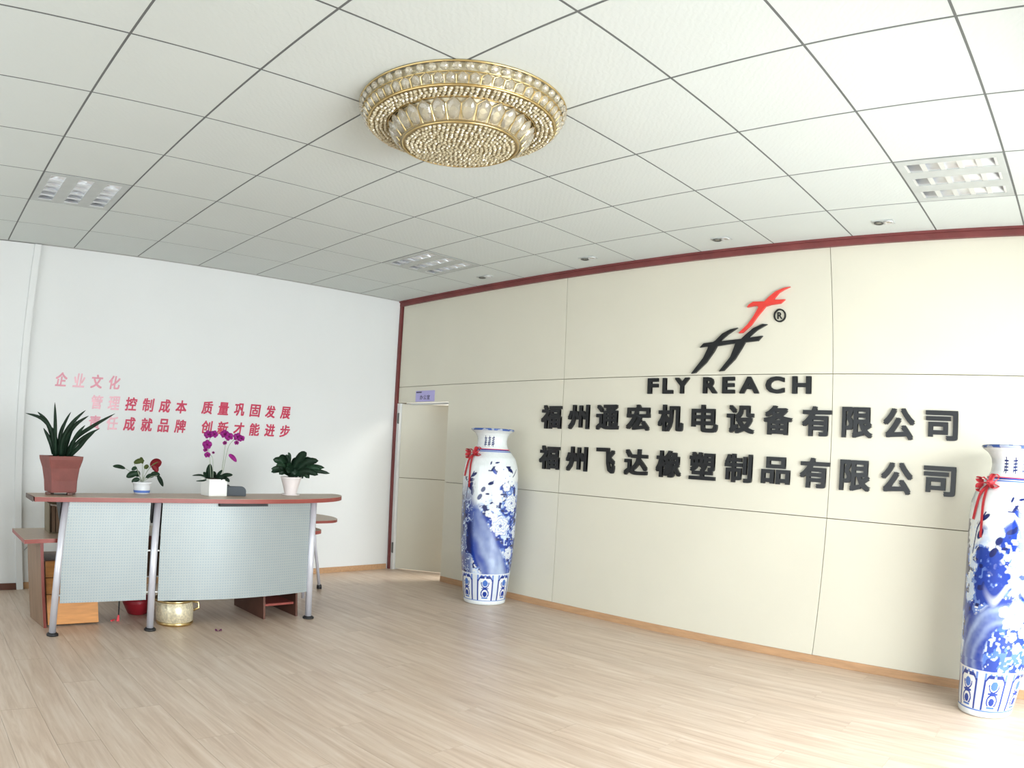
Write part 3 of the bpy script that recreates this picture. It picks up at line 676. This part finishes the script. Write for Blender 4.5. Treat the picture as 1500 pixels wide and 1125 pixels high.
# 2 small anthurium in blue and white pot
A2 = Vector((1.48, -3.535, CZ))
t = thing('anthurium_plant', A2, 'small sparse anthurium with one red flower in a blue and white pot', 'potted plant')
b = B(); lathe(b, [(0.055, 0.0), (0.062, 0.004), (0.068, 0.05), (0.070, 0.075), (0.084, 0.085), (0.084, 0.092), (0.072, 0.092), (0.064, 0.075)], 28); pt = obj('pot', b, M['bluewhite'], t, True)
b = B(); lathe(b, [(0.0655, 0.012), (0.0678, 0.03)], 28, cap=False); obj('blue_band', b, M['blueband'], pt, True)
b = B(); lathe(b, [(0.06, 0.0765), (0.06, 0.084), (0.01, 0.088)], 16); obj('soil', b, M['soil'], t)
def px2(x, y): return ((x-203)/192.0, 0.088+(705-y)/205.0)
def stemleaf(t, px, base, tip0, tip1, wd, m, d=0.0, sm='stem', nm='leaf'):
    P0, P1, P2 = pl(*px(*base), 0), pl(*px(*tip0), d), pl(*px(*tip1), d*1.3)
    b = B(); tube(b, [P0, P0*0.4+P1*0.6+UP*0.01, P1], 0.0022, 5, False); s_ = obj('stem', b, M[sm], t)
    mid = (P1+P2)/2+UP*0.006
    leaf(t, [P1, mid, P2], wd, M[m], name=nm, n=8, fold=0.12)
for base, a_, c_, wd, m_, dd in [((202, 704), (177, 684), (158, 681), .03, 'leaf2', .03), ((202, 704), (190, 675), (206, 671), .04, 'leaf3', .02), ((203, 704), (197, 690), (180, 697), .05, 'leaf2', .05),
      ((203, 704), (203, 676), (199, 666), .03, 'leaf3', -.02), ((203, 704), (200, 700), (188, 704), .035, 'leaf2', .04), ((204, 704), (209, 697), (222, 694), .035, 'leaf2', .0), ((204, 704), (216, 692), (230, 693), .04, 'leaf2', -.03),
      ((204, 704), (227, 693), (236, 710), .035, 'leaf1', .02), ((202, 704), (195, 683), (187, 686), .03, 'leaf2', .02), ((204, 704), (206, 683), (213, 680), .035, 'leaf3', .0), ((203, 704), (198, 696), (191, 690), .05, 'leaf1', -.04)]:
    stemleaf(t, px2, base, a_, c_, wd, m_, dd)
stemleaf(t, px2, (203, 704), (216, 679), (233, 672), .075, 'anth', .04, nm='spathe')
stemleaf(t, px2, (204, 700), (219, 677), (228, 687), .05, 'anth', .05, nm='spathe')
b = B(); tube(b, [pl(*px2(219, 677), .05), pl(*px2(227, 672), .06)], [0.005, 0.003], 8); obj('spadix', b, M['leaf3'], t)
# 3 orchid in white cube pot
A3 = Vector((1.63, -2.945, CZ))
A3 = Vector((1.61, -2.965, CZ))
t = thing('orchid_plant', A3, 'magenta orchid on thin stems in a white cube pot', 'potted plant')
b = B(); sqpot(b, [(0.078, 0.0), (0.080, 0.002), (0.080, 0.128), (0.078, 0.13), (0.071, 0.13), (0.070, 0.118)], math.radians(4)); obj('pot', b, M['whitepot'], t)
b = B(); box(b, (-0.062, -0.062, 0.1185), (0.062, 0.062, 0.134), 0.004); obj('moss', b, M['soil'], t)
def px3(x, y): return ((x-311)/192.0, 0.128+(699-y)/205.0)
def flower(t, x, y, r, d, tilt=0.0):
    c_ = pl(*px3(x, y), d); fo = bpy.data.objects.new('flower', None); COL.objects.link(fo); fo.parent = t; fo.location = c_
    for k, (a, rr, wd) in enumerate(((90, 1, .9), (162, 1.0, 1.1), (18, 1.0, 1.1), (225, .9, .75), (315, .9, .75))):
        a = math.radians(a)+tilt; dr_ = RT*math.cos(a)+UP*math.sin(a)
        leaf(fo, [dr_*0.003, dr_*r*rr*0.55+FW*0.006, dr_*r*rr+FW*0.002], r*wd, M['orch'], name='petal', n=6, fold=0.1, prof=lambda s: math.sin(PI*min(1, s*0.85+0.12))**0.6)
    b = B(); lathe(b, [(0.002, -0.006), (0.008, 0.0), (0.004, 0.008)], 8); bmesh.ops.translate(b, verts=b.verts[:], vec=FW*0.01); obj('lip', b, M['orchc'], fo)
for st_ in (((306, 697), (303, 668), (300, 645), (304, 630), (312, 624)), ((321, 697), (324, 668), (326, 645), (330, 632), (350, 628)), ((309, 697), (307, 665), (299, 660)), ((323, 697), (330, 650), (338, 636), (340, 632))):
    b = B(); tube(b, smooth_curve([pl(*px3(*q), 0.01*i) for i, q in enumerate(st_)], 5), 0.0026, 6, False); obj('stem', b, M['stem'], t, True)
for f_ in ((299, 629, .036, .03, .2), (308, 628, .032, .05, -.3), (298, 645, .040, .04, 0), (296, 653, .02, .05, .4), (299, 661, .026, .04, .1), (308, 657, .012, .03, 0), (324, 627, .036, .03, .1), (331, 631, .036, .05, .4), (344, 631, .036, .04, -.2), (350, 633, .028, .05, .3), (325, 641, .018, .03, .2), (343, 640, .02, .03, 0)):
    flower(t, *f_)
leaf(t, [pl(*px3(332, 659), .04), pl(*px3(338, 663), .05), pl(*px3(344, 670), .05)], .035, M['orch'], name='petal')
for a_, m1, c_, wd, d in (((305, 698), (303, 688), (304, 675), .055, .0), ((303, 698), (290, 693), (277, 694), .016, .05), ((303, 698), (295, 701), (283, 702), .014, .08), ((300, 698), (297, 692), (294, 688), .03, .03), ((314, 698), (318, 690), (323, 684), .025, .02),
      ((318, 698), (328, 692), (339, 691), .035, .03), ((322, 698), (330, 698), (334, 702), .03, .06), ((312, 698), (318, 696), (326, 695), .05, .05), ((306, 698), (310, 692), (314, 690), .05, -.03)):
    leaf(t, [pl(*px3(*a_), 0), pl(*px3(*m1), d), pl(*px3(*c_), d*1.4)], wd, M['leaf1'], n=8)
# 4 dark rounded speaker-like box
t = thing('rounded_box', (1.63, -2.79, CZ), 'small dark grey rounded box on the counter beside the white orchid pot', 'box')
b = B()
prof_ = [(-0.085, 0.0), (0.09, 0.0), (0.092, 0.045), (0.082, 0.064), (0.062, 0.074), (-0.04, 0.074), (-0.085, 0.07)]
pts_ = []
for u, v in prof_: pts_.append((u, v))
prism(b, pts_, -0.035, 0.035, 'y'); bmesh.ops.bevel(b, geom=[e for e in b.edges], offset=0.004, segments=2, affect='EDGES')
bmesh.ops.rotate(b, verts=b.verts[:], cent=(0, 0, 0), matrix=Matrix.Rotation(math.atan2(RT.y, RT.x), 3, 'Z')); obj('housing', b, M['grey'], t)
b = B(); prism(b, [(-0.088, 0.0765), (-0.088, 0.086), (-0.05, 0.086), (-0.04, 0.0765)], -0.025, 0.025, 'y'); bmesh.ops.rotate(b, verts=b.verts[:], cent=(0, 0, 0), matrix=Matrix.Rotation(math.atan2(RT.y, RT.x), 3, 'Z')); obj('raised_lid', b, M['black'], t)
# 5 bushy green plant in pale cone pot
A5 = Vector((1.56, -2.235, CZ))
t = thing('bushy_leaf_plant', A5, 'bushy dark green plant in a pale cone-shaped pot, right end of counter', 'potted plant')
b = B(); lathe(b, [(0.048, 0.0), (0.050, 0.004), (0.062, 0.06), (0.086, 0.14), (0.092, 0.152), (0.084, 0.152), (0.076, 0.13)], 28); obj('pot', b, M['pinkpot'], t, True)
b = B(); lathe(b, [(0.072, 0.131), (0.072, 0.14), (0.01, 0.145)], 16); obj('soil', b, M['soil'], t)
b = B(); lathe(b, [(0.052, 0.0), (0.075, 0.0), (0.08, 0.012), (0.052, 0.006)], 24); obj('saucer', b, M['pinkpot'], t, True)
def px5(x, y): return ((x-424)/192.0, 0.145+(697-y)/205.0)
tips = [(395, 669, .05), (399, 678, .03), (393, 685, .03), (395, 691, .04), (418, 656, .02), (414, 660, .02), (444, 655, .055), (455, 668, .06), (462, 668, .05), (474, 680, .035), (480, 689, .03), (462, 692, .045), (452, 699, .05), (442, 700, .05), (405, 665, .06), (410, 672, .055), (432, 668, .05), (448, 680, .06), (438, 690, .06), (416, 690, .06), (406, 694, .05), (428, 694, .06), (424, 676, .05), (467, 682, .04), (405, 683, .05), (455, 688, .05), (433, 698, .05), (415, 680, .05), (445, 672, .05)]
for k, (x_, y_, wd) in enumerate(tips):
    d = random.uniform(-0.05, 0.10); mx = (x_*0.55+424*0.45); my = min(y_, 690)*0.6+690*0.4-6
    leaf(t, [pl(*px5(424+random.uniform(-6, 6), 698), 0), pl(*px5(mx, my), d*0.7), pl(*px5(424+(x_-424)*1.1, y_-2), d)], wd*1.15, random.choice([M['leaf2'], M['leaf1'], M['leaf2']]), n=9, fold=0.2,
         prof=lambda s: 0.15+0.95*math.sin(PI*min(1, max(0, (s-0.15)/0.87)))**0.8 if s > 0.15 and s < 0.99 else 0.06)
# cable on the white wall behind the desk
b = B(); tube(b, smooth_curve([(0.006, -3.99, 0.66), (0.006, -4.06, 0.55), (0.006, -4.2, 0.44), (0.006, -4.29, 0.36)], 6), 0.004, 6); o = obj('wall_cable', b, M['cable']); tag(o, 'thin grey cable drooping on the white wall left of the desk', 'cable')

# ------------------------------------------------------------------ porcelain floor vases
PROF = [(0.185, 0.0), (0.198, 0.004), (0.203, 0.02), (0.203, 0.055), (0.212, 0.10), (0.222, 0.2), (0.233, 0.3), (0.247, 0.45), (0.257, 0.62), (0.262, 0.85), (0.263, 1.1), (0.262, 1.22), (0.252, 1.31), (0.228, 1.38), (0.19, 1.43), (0.158, 1.465), (0.143, 1.50), (0.138, 1.54), (0.143, 1.575), (0.165, 1.61), (0.20, 1.635), (0.208, 1.642), (0.208, 1.65), (0.198, 1.654)]
WHITE = np.array(lin((222, 227, 227))); PALE = np.array(lin((196, 212, 232))); MID = np.array(lin((70, 112, 192))); BLUE = np.array(lin((28, 58, 148))); DARK = np.array(lin((22, 34, 92)))
def vnoise(U, V, per, seed, su, sv):
    """smooth value noise, periodic around the vase"""
    r = np.random.default_rng(seed); nu = max(2, int(round(per*su))); nv = int(3*sv)+4
    G_ = r.random((nv, nu)); x = (U/per % 1.0)*nu; y = V*sv
    xi = np.floor(x).astype(int) % nu; yi = np.floor(y).astype(int) % nv; fx = x-np.floor(x); fy = y-np.floor(y)
    fx = fx*fx*(3-2*fx); fy = fy*fy*(3-2*fy); a = G_[yi, xi]; b_ = G_[yi, (xi+1) % nu]; c = G_[(yi+1) % nv, xi]; d = G_[(yi+1) % nv, (xi+1) % nu]
    return (a*(1-fx)+b_*fx)*(1-fy)+(c*(1-fx)+d*fx)*fy
def paint(nu, nv, zz, kind):
    per = 1.60
    U, V = np.meshgrid((np.arange(nu)/nu-0.5)*per, zz, indexing='xy'); C = np.ones(U.shape+(3,))*WHITE
    def blend(mask, col):
        m_ = np.clip(mask, 0, 1)[..., None]; C[:] = C*(1-m_)+col*m_
    sstep = lambda a, b_, x: np.clip((x-a)/(b_-a), 0, 1)
    n1 = vnoise(U, V, per, 1+kind, 12, 12); n2 = vnoise(U, V, per, 2+kind, 30, 30); n3 = vnoise(U, V, per, 3+kind, 60, 60)
    nb = 0.5*n1+0.3*n2+0.2*n3
    def peony(u0, v0, r, ligth=True):
        du = U-u0; dv = V-v0; rr = np.hypot(du, dv); a = np.arctan2(dv, du)
        edge = r*(1+0.10*np.cos(7*a+u0*9)+0.06*np.cos(13*a))
        m_ = sstep(0.0, 0.008, edge-rr)
        blend(m_, WHITE*0.97); lines = (np.sin(rr/r*20+2.2*np.sin(5*a+rr/r*4)) > 0.55)*m_*(rr > 0.12*r)
        blend(lines*0.55, MID); blend(sstep(.006, 0, np.abs(edge-rr))*0.7, BLUE); blend((rr < 0.16*r)*0.8, BLUE)
    def blossom(u0, v0, r):
        for k in range(5):
            a = k*2*PI/5+u0*10; m_ = sstep(0, .006, r*0.55-np.hypot(U-u0-r*.55*math.cos(a), V-v0-r*.55*math.sin(a))); blend(m_, WHITE)
        blend(sstep(0, .004, r*0.16-np.hypot(U-u0, V-v0)), MID)
    def stroke(P, wd, col, al=1.0):
        d = np.full(U.shape, 9.0)
        for (x0, y0), (x1, y1) in zip(P[:-1], P[1:]):
            L2 = (x1-x0)**2+(y1-y0)**2+1e-9; t_ = np.clip(((U-x0)*(x1-x0)+(V-y0)*(y1-y0))/L2, 0, 1)
            d = np.minimum(d, np.hypot(U-x0-t_*(x1-x0), V-y0-t_*(y1-y0)))
        blend(sstep(0.003, 0, d-wd)*al, col)
    # dense floral ground below the shoulder
    ground = sstep(0.0, 0.05, 1.06+0.16*np.sin(U*4+1.1*kind)+0.12*(n1-.5)-V)*(V > 0.29)
    blend(ground*0.9, MID)
    blend(ground*(nb > 0.52), BLUE); blend(ground*(nb < 0.40), PALE); blend(ground*(n2 > 0.74), DARK)
    blend(ground*((n3 > 0.66) & (n1 < 0.5)), WHITE)
    # sweeping wave or cliff of layered brush strokes
    wc = (0.16, 0.42) if kind == 0 else (0.17, 0.50)
    if kind == 0:
        # a broad cliff falling from upper left to lower centre
        cx = -0.02+0.30*(0.95-V)-0.34+0.30*np.clip((0.95-V)/0.65, 0, 1)*0.35
        sw = U-(cx+0.17); hw = 0.10+0.07*np.clip((0.95-V)/0.65, 0, 1)
        band = sstep(0.0, 0.03, hw-np.abs(sw))*(V > 0.28)*sstep(1.0, 0.9, V)
        tex = 0.5+0.5*np.sin(sw*52+3.5*n1+V*3); fade = np.clip((1.0-V)/0.7, 0, 1)
        mixv = np.clip(0.18*tex+0.55*fade*np.exp(-((sw-0.03)/0.09)**2)+0.12*n2, 0, 1)
        colr = BLUE*(1-mixv)[..., None]+PALE*mixv[..., None]
        m_ = np.clip(band, 0, 1)[..., None]; C[:] = C*(1-m_)+colr*m_
        right = sstep(0, .03, U-(cx+0.17+hw))*(V > 0.29)*(V < 0.98)*(U < 0.7)
        blend(right*(nb > .47)*0.9, BLUE); blend(right*(n3 > .72)*0.9, PALE); blend(right*(n2 > .8), DARK)
        peony(0.115, 0.76, 0.092); peony(0.23, 0.97, 0.085); peony(0.235, 0.50, 0.06); peony(-0.36, 0.7, 0.08); peony(0.33, 0.70, 0.07); peony(-0.5, 0.95, .08); peony(.5, .5, .08)
        for q in ((0.03, 0.93), (0.06, 1.0), (0.0, 0.87), (-0.03, 0.98), (0.02, 1.04), (-0.07, 1.0), (.09, 1.06), (.05, .84)): blossom(*q, 0.034)
    else:
        R_ = np.hypot((U-0.07)*1.05, V-0.36); A_ = np.arctan2(V-0.36, U-0.07)
        band = sstep(0, .03, 0.41+0.02*np.sin(8*A_)-R_)*(V > 0.28)*(U < 0.42)
        tex = 0.5+0.5*np.sin(R_*70+2.0*n1+0.8*A_); lo_ = np.clip(0.40*tex**2+0.30*np.sin(R_*13+.6)**4+0.10*n3, 0, 1)
        colr = BLUE*(1-lo_)[..., None]+(MID*0.35+PALE*0.65)*lo_[..., None]
        m_ = np.clip(band, 0, 1)[..., None]; C[:] = C*(1-m_)+colr*m_
        low = sstep(0, .02, 0.24-np.hypot((U-0.13)*1.1, (V-0.40)))*(V > .28)*(U < 0.6)
        blend(low*0.9, MID); blend(low*(nb > .52)*0.9, BLUE); blend(low*(n3 < .35)*0.9, PALE)
        for q in ((0.02, 0.68, .036), (0.06, 0.62, .04), (0.09, 0.67, .042), (0.12, 0.61, .036), (0.11, 0.71, .036), (0.10, 0.53, .032), (.15, .46, .036), (0.17, .56, .036), (.16, .66, .04), (.2, .6, .04), (.22, .7, .04)): blossom(*q)
        up_ = sstep(0, .04, 0.20-np.abs(V-0.90))*sstep(0, .05, U+0.16)*(U < .6)
        blend(up_*(nb > .46)*0.9, BLUE); blend(up_*(nb <= .40)*0.8, WHITE)
        peony(0.10, 0.98, 0.085); peony(0.02, 0.90, 0.05); peony(0.19, 0.88, .08); peony(0.26, 1.04, .07); peony(-.45, .8, .09); peony(.55, .7, .09); peony(-.6, 1.0, .09)
        sk = sstep(0, .03, 0.04-np.abs(V-0.80-0.30*U-0.05*np.sin(U*30)))*sstep(-.14, -.02, U)*(U < .5); blend(sk*0.85, WHITE)
        tri = sstep(0, .02, 0.085-np.abs(U-0.02)*1.0-np.clip(V-1.10, 0, 9)*0.55)*(V > 1.04)*(V < 1.26)
        blend(tri*(0.35+0.65*(n3 > .4)), BLUE)
        for q in ((0.10, 1.16), (0.14, 1.20), (0.12, 1.09), (-0.05, 1.0), (-.03, .93), (.0, .88)): blend(sstep(0, .01, 0.034-np.hypot((U-q[0]), (V-q[1])*.8)+0.02*(n3-.5))*1.0, BLUE)
    # left flank: dark leaf clusters, and the first vase's shaded side painted in
    fl = sstep(0, .05, (-0.13 if kind == 0 else -0.2)-U)*(U > -0.45)*(V > (0.3 if kind == 0 else 0.76))*(V < 1.2)
    if kind == 0: blend(fl*0.8*sstep(1.2, 0.95, V), BLUE*0.6+DARK*0.4)  # shade on the side away from the window, laid into the glaze colour
    blend(fl*(nb > 0.55), DARK); blend(fl*((nb > .40) & (nb <= .44)), PALE)
    # upper body: branches, leaves, birds
    for P in (((0.02, 1.30), (0.10, 1.20), (0.13, 1.10), (0.17, 1.02)), ((0.10, 1.20), (0.19, 1.16)), ((-0.02, 1.265), (0.06, 1.262)), ((-.25, 1.0), (-.22, 1.15), (-.16, 1.25)), ((.3, 1.28), (.22, 1.2), (.2, 1.1))): stroke(P, 0.0035, DARK)
    for (u0, v0, a_, L_, wd) in ((0.035, 1.255, -0.9, .035, .014), (0.02, 1.285, .9, .03, .01), (0.01, 1.15, .4, .035, .016), (0.03, 1.165, 1.2, .02, .01), (0.16, 1.30, .1, .05, .012), (0.20, 1.27, -.7, .045, .022), (0.06, 1.34, .2, .025, .008), (0.0, 1.335, 1.2, .02, .008), (.13, 1.05, 0, .04, .01), (-.06, 1.09, 1, .03, .02), (-.02, 1.05, 0, .02, .01), (-.09, 1.02, 1, .035, .02), (-.16, 1.22, .6, .04, .015), (-.19, 1.12, 1.0, .04, .02), (.23, 1.15, .6, .03, .015)):
        du = (U-u0)*math.cos(a_)+(V-v0)*math.sin(a_); dv = -(U-u0)*math.sin(a_)+(V-v0)*math.cos(a_)
        blend(sstep(0, .15, 1-np.hypot(du/L_, dv/wd)), DARK if (u0*100) % 2 < 1.2 else BLUE)
    if kind == 0:
        for q in ((0.10, 1.25), (0.14, 1.2), (0.19, 1.22), (0.09, 1.17), (0.16, 1.12), (0.22, 1.17), (.12, 1.28)): blossom(*q, 0.042)
    # neck inscription
    for k, u0 in enumerate((-0.115, -0.05, 0.015) if kind == 0 else (-0.09, 0.01, .11)):
        for s_ in range(4): stroke([(u0-0.019, 1.562-s_*0.019), (u0+0.021, 1.566-s_*0.019+0.004*(k-1))], 0.0034, DARK)
        stroke([(u0+0.003*k, 1.58), (u0, 1.49)], 0.0042, DARK); stroke([(u0-0.016, 1.53), (u0-0.02, 1.495)], 0.003, DARK)
    # bands
    for v0, wd, c in ((1.455, 0.006, BLUE), (1.44, 0.003, MID), (0.046, 0.003, MID), (0.298, 0.004, WHITE)): blend(sstep(0.002, 0, np.abs(V-v0)-wd), c)
    blend(sstep(0, .004, V-1.632)*(0.55+0.45*(n2 > .45)), (DARK+MID)/2)
    # lappet band of panels
    lp = (V > 0.05)*(V < 0.295); blend(lp*1.0, WHITE)
    pw = per/7; uu = (U+pw*0.5*(1 if kind == 0 else 0.62)) % pw-pw/2; vv = (V-0.05)*0.92; top = 0.205-np.clip(np.abs(uu)-0.045, 0, 1)**2*40
    inside = (vv < top)*(np.abs(uu) < 0.082)*lp
    blend(lp*(1-inside)*(0.5+0.5*np.cos(uu*160)), MID); blend(lp*(1-inside)*(np.abs(np.abs(uu)-pw/2) < 0.006), WHITE)
    edge = ((np.abs(np.abs(uu)-0.078) < 0.0085)*(vv < 0.185)+(np.abs(vv-top) < 0.011)*(np.abs(uu) < 0.082)*(np.abs(uu) > 0.008))*lp
    blend(inside*1.0, WHITE); blend(edge, BLUE*0.7+DARK*0.3)
    for (c0, r0, r1) in ((0.06, 0.034, 0.046), (0.055, 0.0, 0.024)):
        rr = np.hypot(uu, (vv-c0)); blend(inside*(rr > r0)*(rr < r1)*(vv > 0.03), BLUE)
    rr = np.hypot(uu, (vv-0.152)); blend(inside*(rr < 0.028), MID); blend(inside*(rr > 0.034)*(rr < 0.044)*(vv < 0.16), BLUE)
    blend(inside*(np.abs(vv-0.105) < 0.005)*(np.abs(uu) < 0.04), BLUE); blend(inside*(np.abs(vv-0.02) < 0.006)*(np.abs(uu) < 0.035), MID)
    blend((V < 0.040)*1.0, WHITE)
    return C
def vase_mat():
    m = bpy.data.materials.new('blue_white_glaze'); m.use_nodes = True; N = m.node_tree.nodes; L = m.node_tree.links; b = N['Principled BSDF']
    b.inputs['Roughness'].default_value = 0.14; b.inputs['Coat Weight'].default_value = 0.4; b.inputs['Coat Roughness'].default_value = 0.06
    at = N.new('ShaderNodeVertexColor'); at.layer_name = 'glaze'
    nz = N.new('ShaderNodeTexNoise'); nz.inputs['Scale'].default_value = 40
    mx = N.new('ShaderNodeMix'); mx.data_type = 'RGBA'; mx.blend_type = 'MULTIPLY'; mx.inputs[0].default_value = 0.15
    L.new(at.outputs[0], mx.inputs[6]); L.new(nz.outputs[0], mx.inputs[7]); L.new(mx.outputs[2], b.inputs['Base Color']); return m
M['glaze'] = vase_mat()
def vase(loc, facing, nu, nv, kind, label, ribbon_a):
    t = thing('porcelain_floor_vase', loc, label, 'vase', 'tall blue and white floor vases')
    pr_ = np.array(PROF); s = np.concatenate([[0], np.cumsum(np.hypot(np.diff(pr_[:, 0]), np.diff(pr_[:, 1])))])
    q = np.linspace(0, s[-1], nv); rr = np.interp(q, s, pr_[:, 0]); zz = np.interp(q, s, pr_[:, 1])
    rr = rr*(1.0 if kind == 0 else 1.0)*(1.0 if kind == 0 else (0.95+0.16*np.clip(zz/1.3, 0, 1)))
    kern = np.array([1, 2, 3, 4, 3, 2, 1.]); kern /= kern.sum(); rs = np.convolve(np.pad(rr, 3, 'edge'), kern, 'valid'); rr = rs
    a = (np.arange(nu)/nu-0.5)*2*PI+facing
    X = rr[:, None]*np.cos(a)[None]; Y = rr[:, None]*np.sin(a)[None]; Z = np.repeat(zz[:, None], nu, 1)
    co = np.stack([X, Y, Z], -1).reshape(-1, 3)
    i, j = np.meshgrid(np.arange(nv-1), np.arange(nu), indexing='ij'); j2 = (j+1) % nu
    F = np.stack([i*nu+j, i*nu+j2, (i+1)*nu+j2, (i+1)*nu+j], -1).reshape(-1, 4)
    me = bpy.data.meshes.new('body'); me.vertices.add(len(co)); me.vertices.foreach_set('co', co.ravel())
    me.loops.add(F.size); me.loops.foreach_set('vertex_index', F.ravel()); me.polygons.add(len(F)); me.polygons.foreach_set('loop_start', np.arange(0, F.size, 4))
    me.update(calc_edges=True); me.polygons.foreach_set('use_smooth', np.ones(len(F), bool))
    C = paint(nu, nv, zz, kind); ca = me.color_attributes.new('glaze', 'FLOAT_COLOR', 'POINT')
    ca.data.foreach_set('color', np.concatenate([C.reshape(-1, 3), np.ones((len(co), 1))], 1).astype(np.float32).ravel())
    me.materials.append(M['glaze']); obj('body', me, None, t)
    b = B(); lathe(b, [(0.196*(1.1 if kind else 1), 1.653), (0.17, 1.62), (0.132, 1.57), (0.128, 1.52), (0.14, 1.45), (0.14, 1.40)], 48, cap=False); b.faces.new([v for v in b.verts[-48:]]); obj('inner_neck', b, M['bluewhite'], t, True)
    b = B(); lathe(b, [(0.172, 0.001), (0.16, 0.001)], 40, cap=True); obj('foot', b, M['whitepot'], t)
    # red ribbon bow at the neck, tails down the shoulder
    aa = facing+ribbon_a; Rr = lambda z: np.interp(z, zz, rr)
    def onv(da, z, off=0.008): r_ = float(Rr(z))+off; return Vector((r_*math.cos(aa+da), r_*math.sin(aa+da), z))
    bow = bpy.data.objects.new('ribbon_bow', None); COL.objects.link(bow); bow.parent = t
    out = Vector((math.cos(aa), math.sin(aa), 0)); sd_ = Vector((-math.sin(aa), math.cos(aa), 0)); c0 = onv(0, 1.425, 0.014)
    for s_, up_ in ((1, .05), (-1, .03), (1, -.035), (-1, -.06)):
        P = [c0, c0+sd_*s_*0.055+UP*up_*1.0+out*0.022, c0+sd_*s_*0.09+UP*up_*0.6+out*0.008, c0+sd_*s_*0.05-UP*0.006+out*0.03, c0]
        leaf(bow, P, 0.055, M['ribbon'], name='loop', nrm=UP, n=16, prof=lambda q_: 0.55+0.45*math.sin(PI*q_))
    b = B(); lathe(b, [(0.005, -0.016), (0.018, -0.01), (0.02, 0.0), (0.018, 0.01), (0.005, 0.016)], 12, tuple(c0+out*0.008)); obj('knot', b, M['ribbon'], bow, True)
    for d0, zend in ((0.02, 1.10), (-0.12, 1.2)):
        leaf(bow, [onv(0, 1.41, .012), onv(d0*1.2, 1.36, .010), onv(d0*1.6, 1.28, .007), onv(d0*2.2, zend, .006)], 0.03, M['ribbon'], name='tail', nrm=out, n=16, prof=lambda q_: 0.8)
    b = B(); n = 40; tube(b, [onv(-aa+facing*0+aa*0+2*PI*k/n, 1.462, 0.003) if False else Vector(((float(Rr(1.462))+.003)*math.cos(2*PI*k/n), (float(Rr(1.462))+.003)*math.sin(2*PI*k/n), 1.462)) for k in range(n+1)], 0.003, 6, False); obj('cord', b, M['ribbon'], bow)
    return t
vase((1.99, -0.335, 0), math.atan2(CAM.y+0.335, CAM.x-1.99), 300, 400, 0, 'tall blue and white porcelain vase with red ribbon beside the half-open door', -0.85)
vase((6.63, -0.41, 0), math.atan2(CAM.y+0.41, CAM.x-6.63), 400, 520, 1, 'tall blue and white porcelain vase with great wave at the right edge', -0.75)
